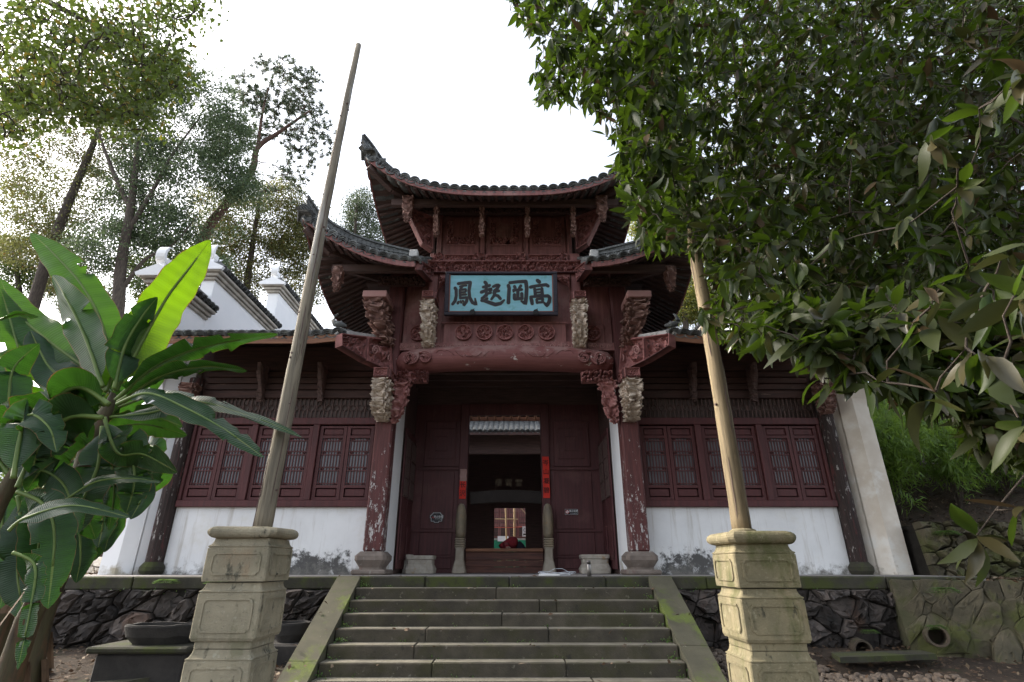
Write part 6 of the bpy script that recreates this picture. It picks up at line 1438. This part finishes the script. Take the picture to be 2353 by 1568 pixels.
LV = [([(265,900),(310,815),(380,690),(440,610),(483,552)], 0, .205, 12, BN_BACKLIT, .12, .05),
 ([(250,880),(238,760),(190,660),(120,580),(70,535)], .25, .18, 15, BN_MID, .2, .1),
 ([(235,890),(205,800),(165,710),(120,632)], -.2, .17, -38, BN, .35, .1),
 ([(262,895),(285,800),(325,730),(362,683)], -.15, .15, 35, BN, .4, .1),
 ([(245,900),(270,830),(290,800),(310,770)], .1, .11, 20, BN_MID, .2, .1),
 ([(265,920),(360,840),(480,795),(640,768)], -.1, .16, 58, BN, .3, .25),
 ([(270,925),(370,865),(470,843),(568,853)], -.2, .13, 62, BN, .3, .3),
 ([(268,930),(340,905),(430,940),(520,990),(606,1052)], -.45, .14, -52, BN, .2, .4),
 ([(275,935),(380,905),(500,935),(600,965),(695,1006)], .1, .085, -60, BN, .2, .15),
 ([(240,930),(200,915),(150,935),(100,975),(75,1010)], -.7, .2, -45, BN, .15, .5),
 ([(240,960),(270,1040),(330,1045),(408,1086)], -.3, .12, 30, BN, .2, .3),
 ([(225,990),(260,985),(330,975),(430,1000)], .3, .13, 40, BN, .2, .2),
 ([(220,930),(160,880),(110,840),(70,760)], .1, .16, 20, BN, .3, .2),
 ([(225,960),(170,1000),(110,1060),(60,1130)], -.5, .15, -30, BN, .2, .4),
 ([(235,980),(225,1070),(190,1150),(160,1240)], -.1, .16, 25, BN, .2, .3),
 ([(240,970),(255,1060),(262,1130),(250,1220)], .2, .1, 30, BN, .2, .3),
 ([(150,1150),(220,1108),(300,1100),(370,1108)], -.5, .06, -55, BN, .1, .1),
 ([(235,940),(190,860),(150,830),(100,820)], .3, .15, -20, BN, .2, .2),
 ([(250,930),(180,890),(100,930),(20,970),(-40,1030)], -.9, .2, -48, BN, .15, .5), ([(235,960),(160,960),(100,1010),(70,1090)], -.9, .2, -30, BN, .2, .5),
 ([(240,985),(290,1020),(310,1100),(290,1180)], -.2, .16, 25, BN, .2, .3), ([(230,990),(190,1060),(190,1150),(220,1240)], .15, .17, 15, BN, .2, .4), ([(240,960),(340,950),(420,930),(470,925),(600,965)], .0, .1, -58, BN, .2, .2), ([(245,900),(200,850),(120,790),(40,720),(0,640)], .2, .19, 12, BN_MID, .25, .15), ([(255,905),(225,860),(215,800),(225,750)], .35, .14, 10, BN_MID, .2, .1)]
for i, (px, dY, hw, roll, m_, fo, te) in enumerate(LV): banana_leaf(b1, px, Y0+dY, hw, roll, m_, fo, te, i)
b2 = thing('banana_plant', (-4.6, -5.4, -1.5), 'dark lower banana plant at the picture edge with a torn yellowing hanging leaf', 'banana plant', 'banana plants')
sp = at(30, 1100, -5.3); stem(b2, (sp.x-.15, sp.y, -1.6), sp, .085)
for i, (px, dY, hw, roll, m_, fo, te) in enumerate([
 ([(20,1220),(60,1190),(170,1162),(300,1190)], -.7, .075, -50, BN, .15, .15), ([(40,1120),(70,1040),(60,980),(0,930)], -.5, .15, -40, BN, .2, .4), ([(30,1100),(60,960),(110,980),(130,1040)], -.8, .13, -30, BN, .2, .4),
 ([(40,1130),(100,1160),(125,1230),(110,1400)], -.4, .13, 10, BN, .2, .3), ([(30,1270),(80,1300),(70,1400),(40,1540)], -.9, .06, 35, BN, .2, .7), ([(30,1080),(20,950),(30,850),(90,790)], -.2, .16, 20, BN, .3, .2),
 ([(30,1080),(0,960),(-40,860),(-60,760)], 0, .16, 10, BN, .3, .2), ([(30,1090),(60,900),(30,760),(0,660)], .5, .17, 25, BN_MID, .2, .2), ([(20,1090),(-20,1050),(-60,1100),(-90,1200)], -.2, .15, -30, BN, .2, .3),
 ([(30,1100),(90,1080),(150,1120),(180,1230)], -.1, .12, 20, BN, .2, .3), ([(0,735),(40,722),(88,728)], -.2, .05, 60, BN, .1, .1)]): banana_leaf(b2, px, 4.9+dY, hw, roll, m_, fo, te, 40+i)
b3 = thing('banana_plant', (-6.2, -2.6, -1.4), 'further banana plant in shade behind the tall one beside the splayed white pier', 'banana plant', 'banana plants')
sp = at(205, 1080, -2.6); stem(b3, (sp.x, sp.y, -1.4), sp, .13); sp2 = at(120, 1120, -2.9); stem(b3, (sp2.x-.1, sp2.y, -1.4), sp2, .12)
for i in range(15):
    a = i*2.4; u0, v0 = (205, 1070) if i % 3 else (120, 1110); L_ = nr.uniform(150, 230); an = -90+nr.uniform(-110, 110); k = 1 if math.cos(R(an)) > 0 else -1
    px = [(u0, v0), (u0+L_*.4*math.cos(R(an)), v0+L_*.4*math.sin(R(an)), nr.uniform(-.2,.2)), (u0+L_*.75*math.cos(R(an+k*14)), v0+L_*.75*math.sin(R(an+k*14)), nr.uniform(-.3,.3)), (min(300, u0+L_*math.cos(R(an+k*30))), v0+L_*math.sin(R(an+k*30)), nr.uniform(-.4,.4))]
    banana_leaf(b3, px, 7.3, .17, nr.uniform(-40, 50), BN_MID if i % 4 == 0 else BN, .25, .3, 80+i)
for i, px in enumerate(([(205,1030),(250,960),(310,900),(380,860)], [(200,1040),(240,930),(260,850),(270,780)], [(210,1040),(290,980),(350,960),(420,980)], [(190,1040),(150,950),(120,880),(60,840)], [(180,1060),(100,1000),(50,960),(0,950)], [(60,1130),(120,1180),(140,1260),(120,1370)], [(40,1140),(50,1220),(40,1320),(60,1430)], [(100,1120),(170,1190),(185,1270),(175,1340)], [(20,1120),(5,1200),(15,1290),(0,1400)], [(60,1120),(90,1200),(85,1300),(100,1390)], [(120,1090),(200,1130),(235,1190),(225,1260)], [(205,1070),(215,1150),(225,1220),(215,1290)], [(120,1110),(150,1170),(165,1240),(160,1300)], [(205,1075),(240,1120),(255,1190),(240,1270)], [(120,1100),(95,1160),(90,1230),(100,1320)])): banana_leaf(b3, px, 6.3 if i < 11 else 7.2, .17, 20*(-1)**i, BN, .2, .4, 120+i)
# ------------------------------------------------------------------ small growth: weeds in the step joints, ferns, fallen leaves
WEED = leaf_mat('small_weed_leaves', (.05,.1,.025), (.065,.12,.03), (.08,.13,.04), (.2,.35,.05), .35)
P = []
for n in range(1, NS):
    for sx in (-1, 1):
        for _ in range(int(nr.randint(8, 40))):
            P.append((sx*(2.43-abs(nr.normal())*.09), -TR*(n-1)-.02-abs(nr.normal())*.03-(.1*nr.rand()), -RS*n+.01+abs(nr.normal())*.035))
    for _ in range(int(nr.randint(0, 14))): 
        x = nr.uniform(-2.3, 2.3)
        for j in range(4): P.append((x+nr.normal()*.03, -TR*(n-1)-.015, -RS*n+.01+abs(nr.normal())*.012))
for _ in range(160): P.append((nr.uniform(-9, 7.5), -.03, -.21+nr.normal()*.02))
P = np.array(P); V, F, rn = place_leaves(QUAD, P, unit(nr.normal(size=P.shape)+[0,-.6,.2]), unit(nr.normal(size=P.shape)*.6+[0,-.5,1]), .034*nr.uniform(.6,1.4,len(P)))
tag(link('step_weeds', np_mesh('step_weeds', V, F, WEED, rn)), kind='stuff')
def fern(x, y, z, s, label):
    t = thing('fern', (x, y, z), label, 'fern', 'ferns in the stone joints'); P = []; D = []; mb = MB()
    for i in range(9):
        a = math.pi+math.pi*(i+.5)/9; d = Vector((math.cos(a), math.sin(a)*.7-.2, .55)).normalized(); s_ = s*.75; q = [Vector((x,y,z))+d*s_*k/8+Vector((0,0,-.5*s*(k/8)**2)) for k in range(9)]; mb.tube(q, .003, 3)
        for k in range(1, 9):
            for sd_ in (-1, 1): P.append(q[k][:]); D.append((d.cross(Vector((0,0,1)))*sd_+d*.5)[:])
    mb.build('stalks', WEED, t); P = np.array(P); D = np.array(D); V, F, rn = place_leaves(LANCE, P, D, np.tile([0,-.3,1.], (len(P),1)), s*.4*nr.uniform(.6,1,len(P))); link('fronds', np_mesh('fronds', V, F, WEED, rn), t)
for u, v, y, s, lb in [(505,1335,-.05,.3,'fern hanging under the kerb nearest the trough'),(385,1335,-.05,.28,'small fern under the kerb behind the banana leaf'),(2165,1355,-.9,.3,'fern growing on top of the mossy retaining wall'),(2170,1225,1.35,.35,'fern on the dry stone wall below the bank'),(2145,1440,-1.1,.22,'fern above the broken clay pipe'),(1995,1450,-.4,.2,'tiny fern in the joint above the round drain pipe'),(560,1540,-2.6,.15,'tiny fern by the slab under the trough')]:
    p = at(u, v, y); fern(p.x, p.y, p.z, s, lb)
LIT = leaf_mat('fallen_leaves', (.09,.052,.03), (.12,.078,.048), (.1,.065,.04), (.1,.05,.02), .12, .8, dead=(.2,.15,.1), dead_p=.2)
P = []
for _ in range(5200):
    x, y = nr.uniform(-9, 9), nr.uniform(-4, -.02)
    if -3 < x < 2.95: continue
    P.append((x, y, gz(x, y)+.03+.03*nr.rand()))
for _ in range(2500):
    x = nr.uniform(8.5, 14); y = nr.uniform(2, 6); P.append((x, y, bankz(x, y)+.03))
for _ in range(600): P.append((nr.uniform(-13, -8.5), nr.uniform(.5, 6), .02))
for _ in range(420): P.append((nr.uniform(7.4, 12), nr.uniform(-1.2, 1.4), -.03))
for _ in range(130): n = nr.randint(0, NS); P.append((nr.uniform(-2.9, 2.9), -TR*n-.15+nr.uniform(-.1,.1), -RS*n+.014 if True else 0))
P = np.array(P); V, F, rn = place_leaves(QUAD, P, unit(nr.normal(size=P.shape)*[1,1,.2]), unit(nr.normal(size=P.shape)*.35+[0,0,1]), .085*nr.uniform(.5,1.2,len(P)))
tag(link('fallen_leaves', np_mesh('fallen_leaves', V, F, LIT, rn)), kind='stuff')
print('OBJECTS', len(bpy.data.objects), 'TRIS', sum(len(m.polygons)*2 for m in bpy.data.meshes))
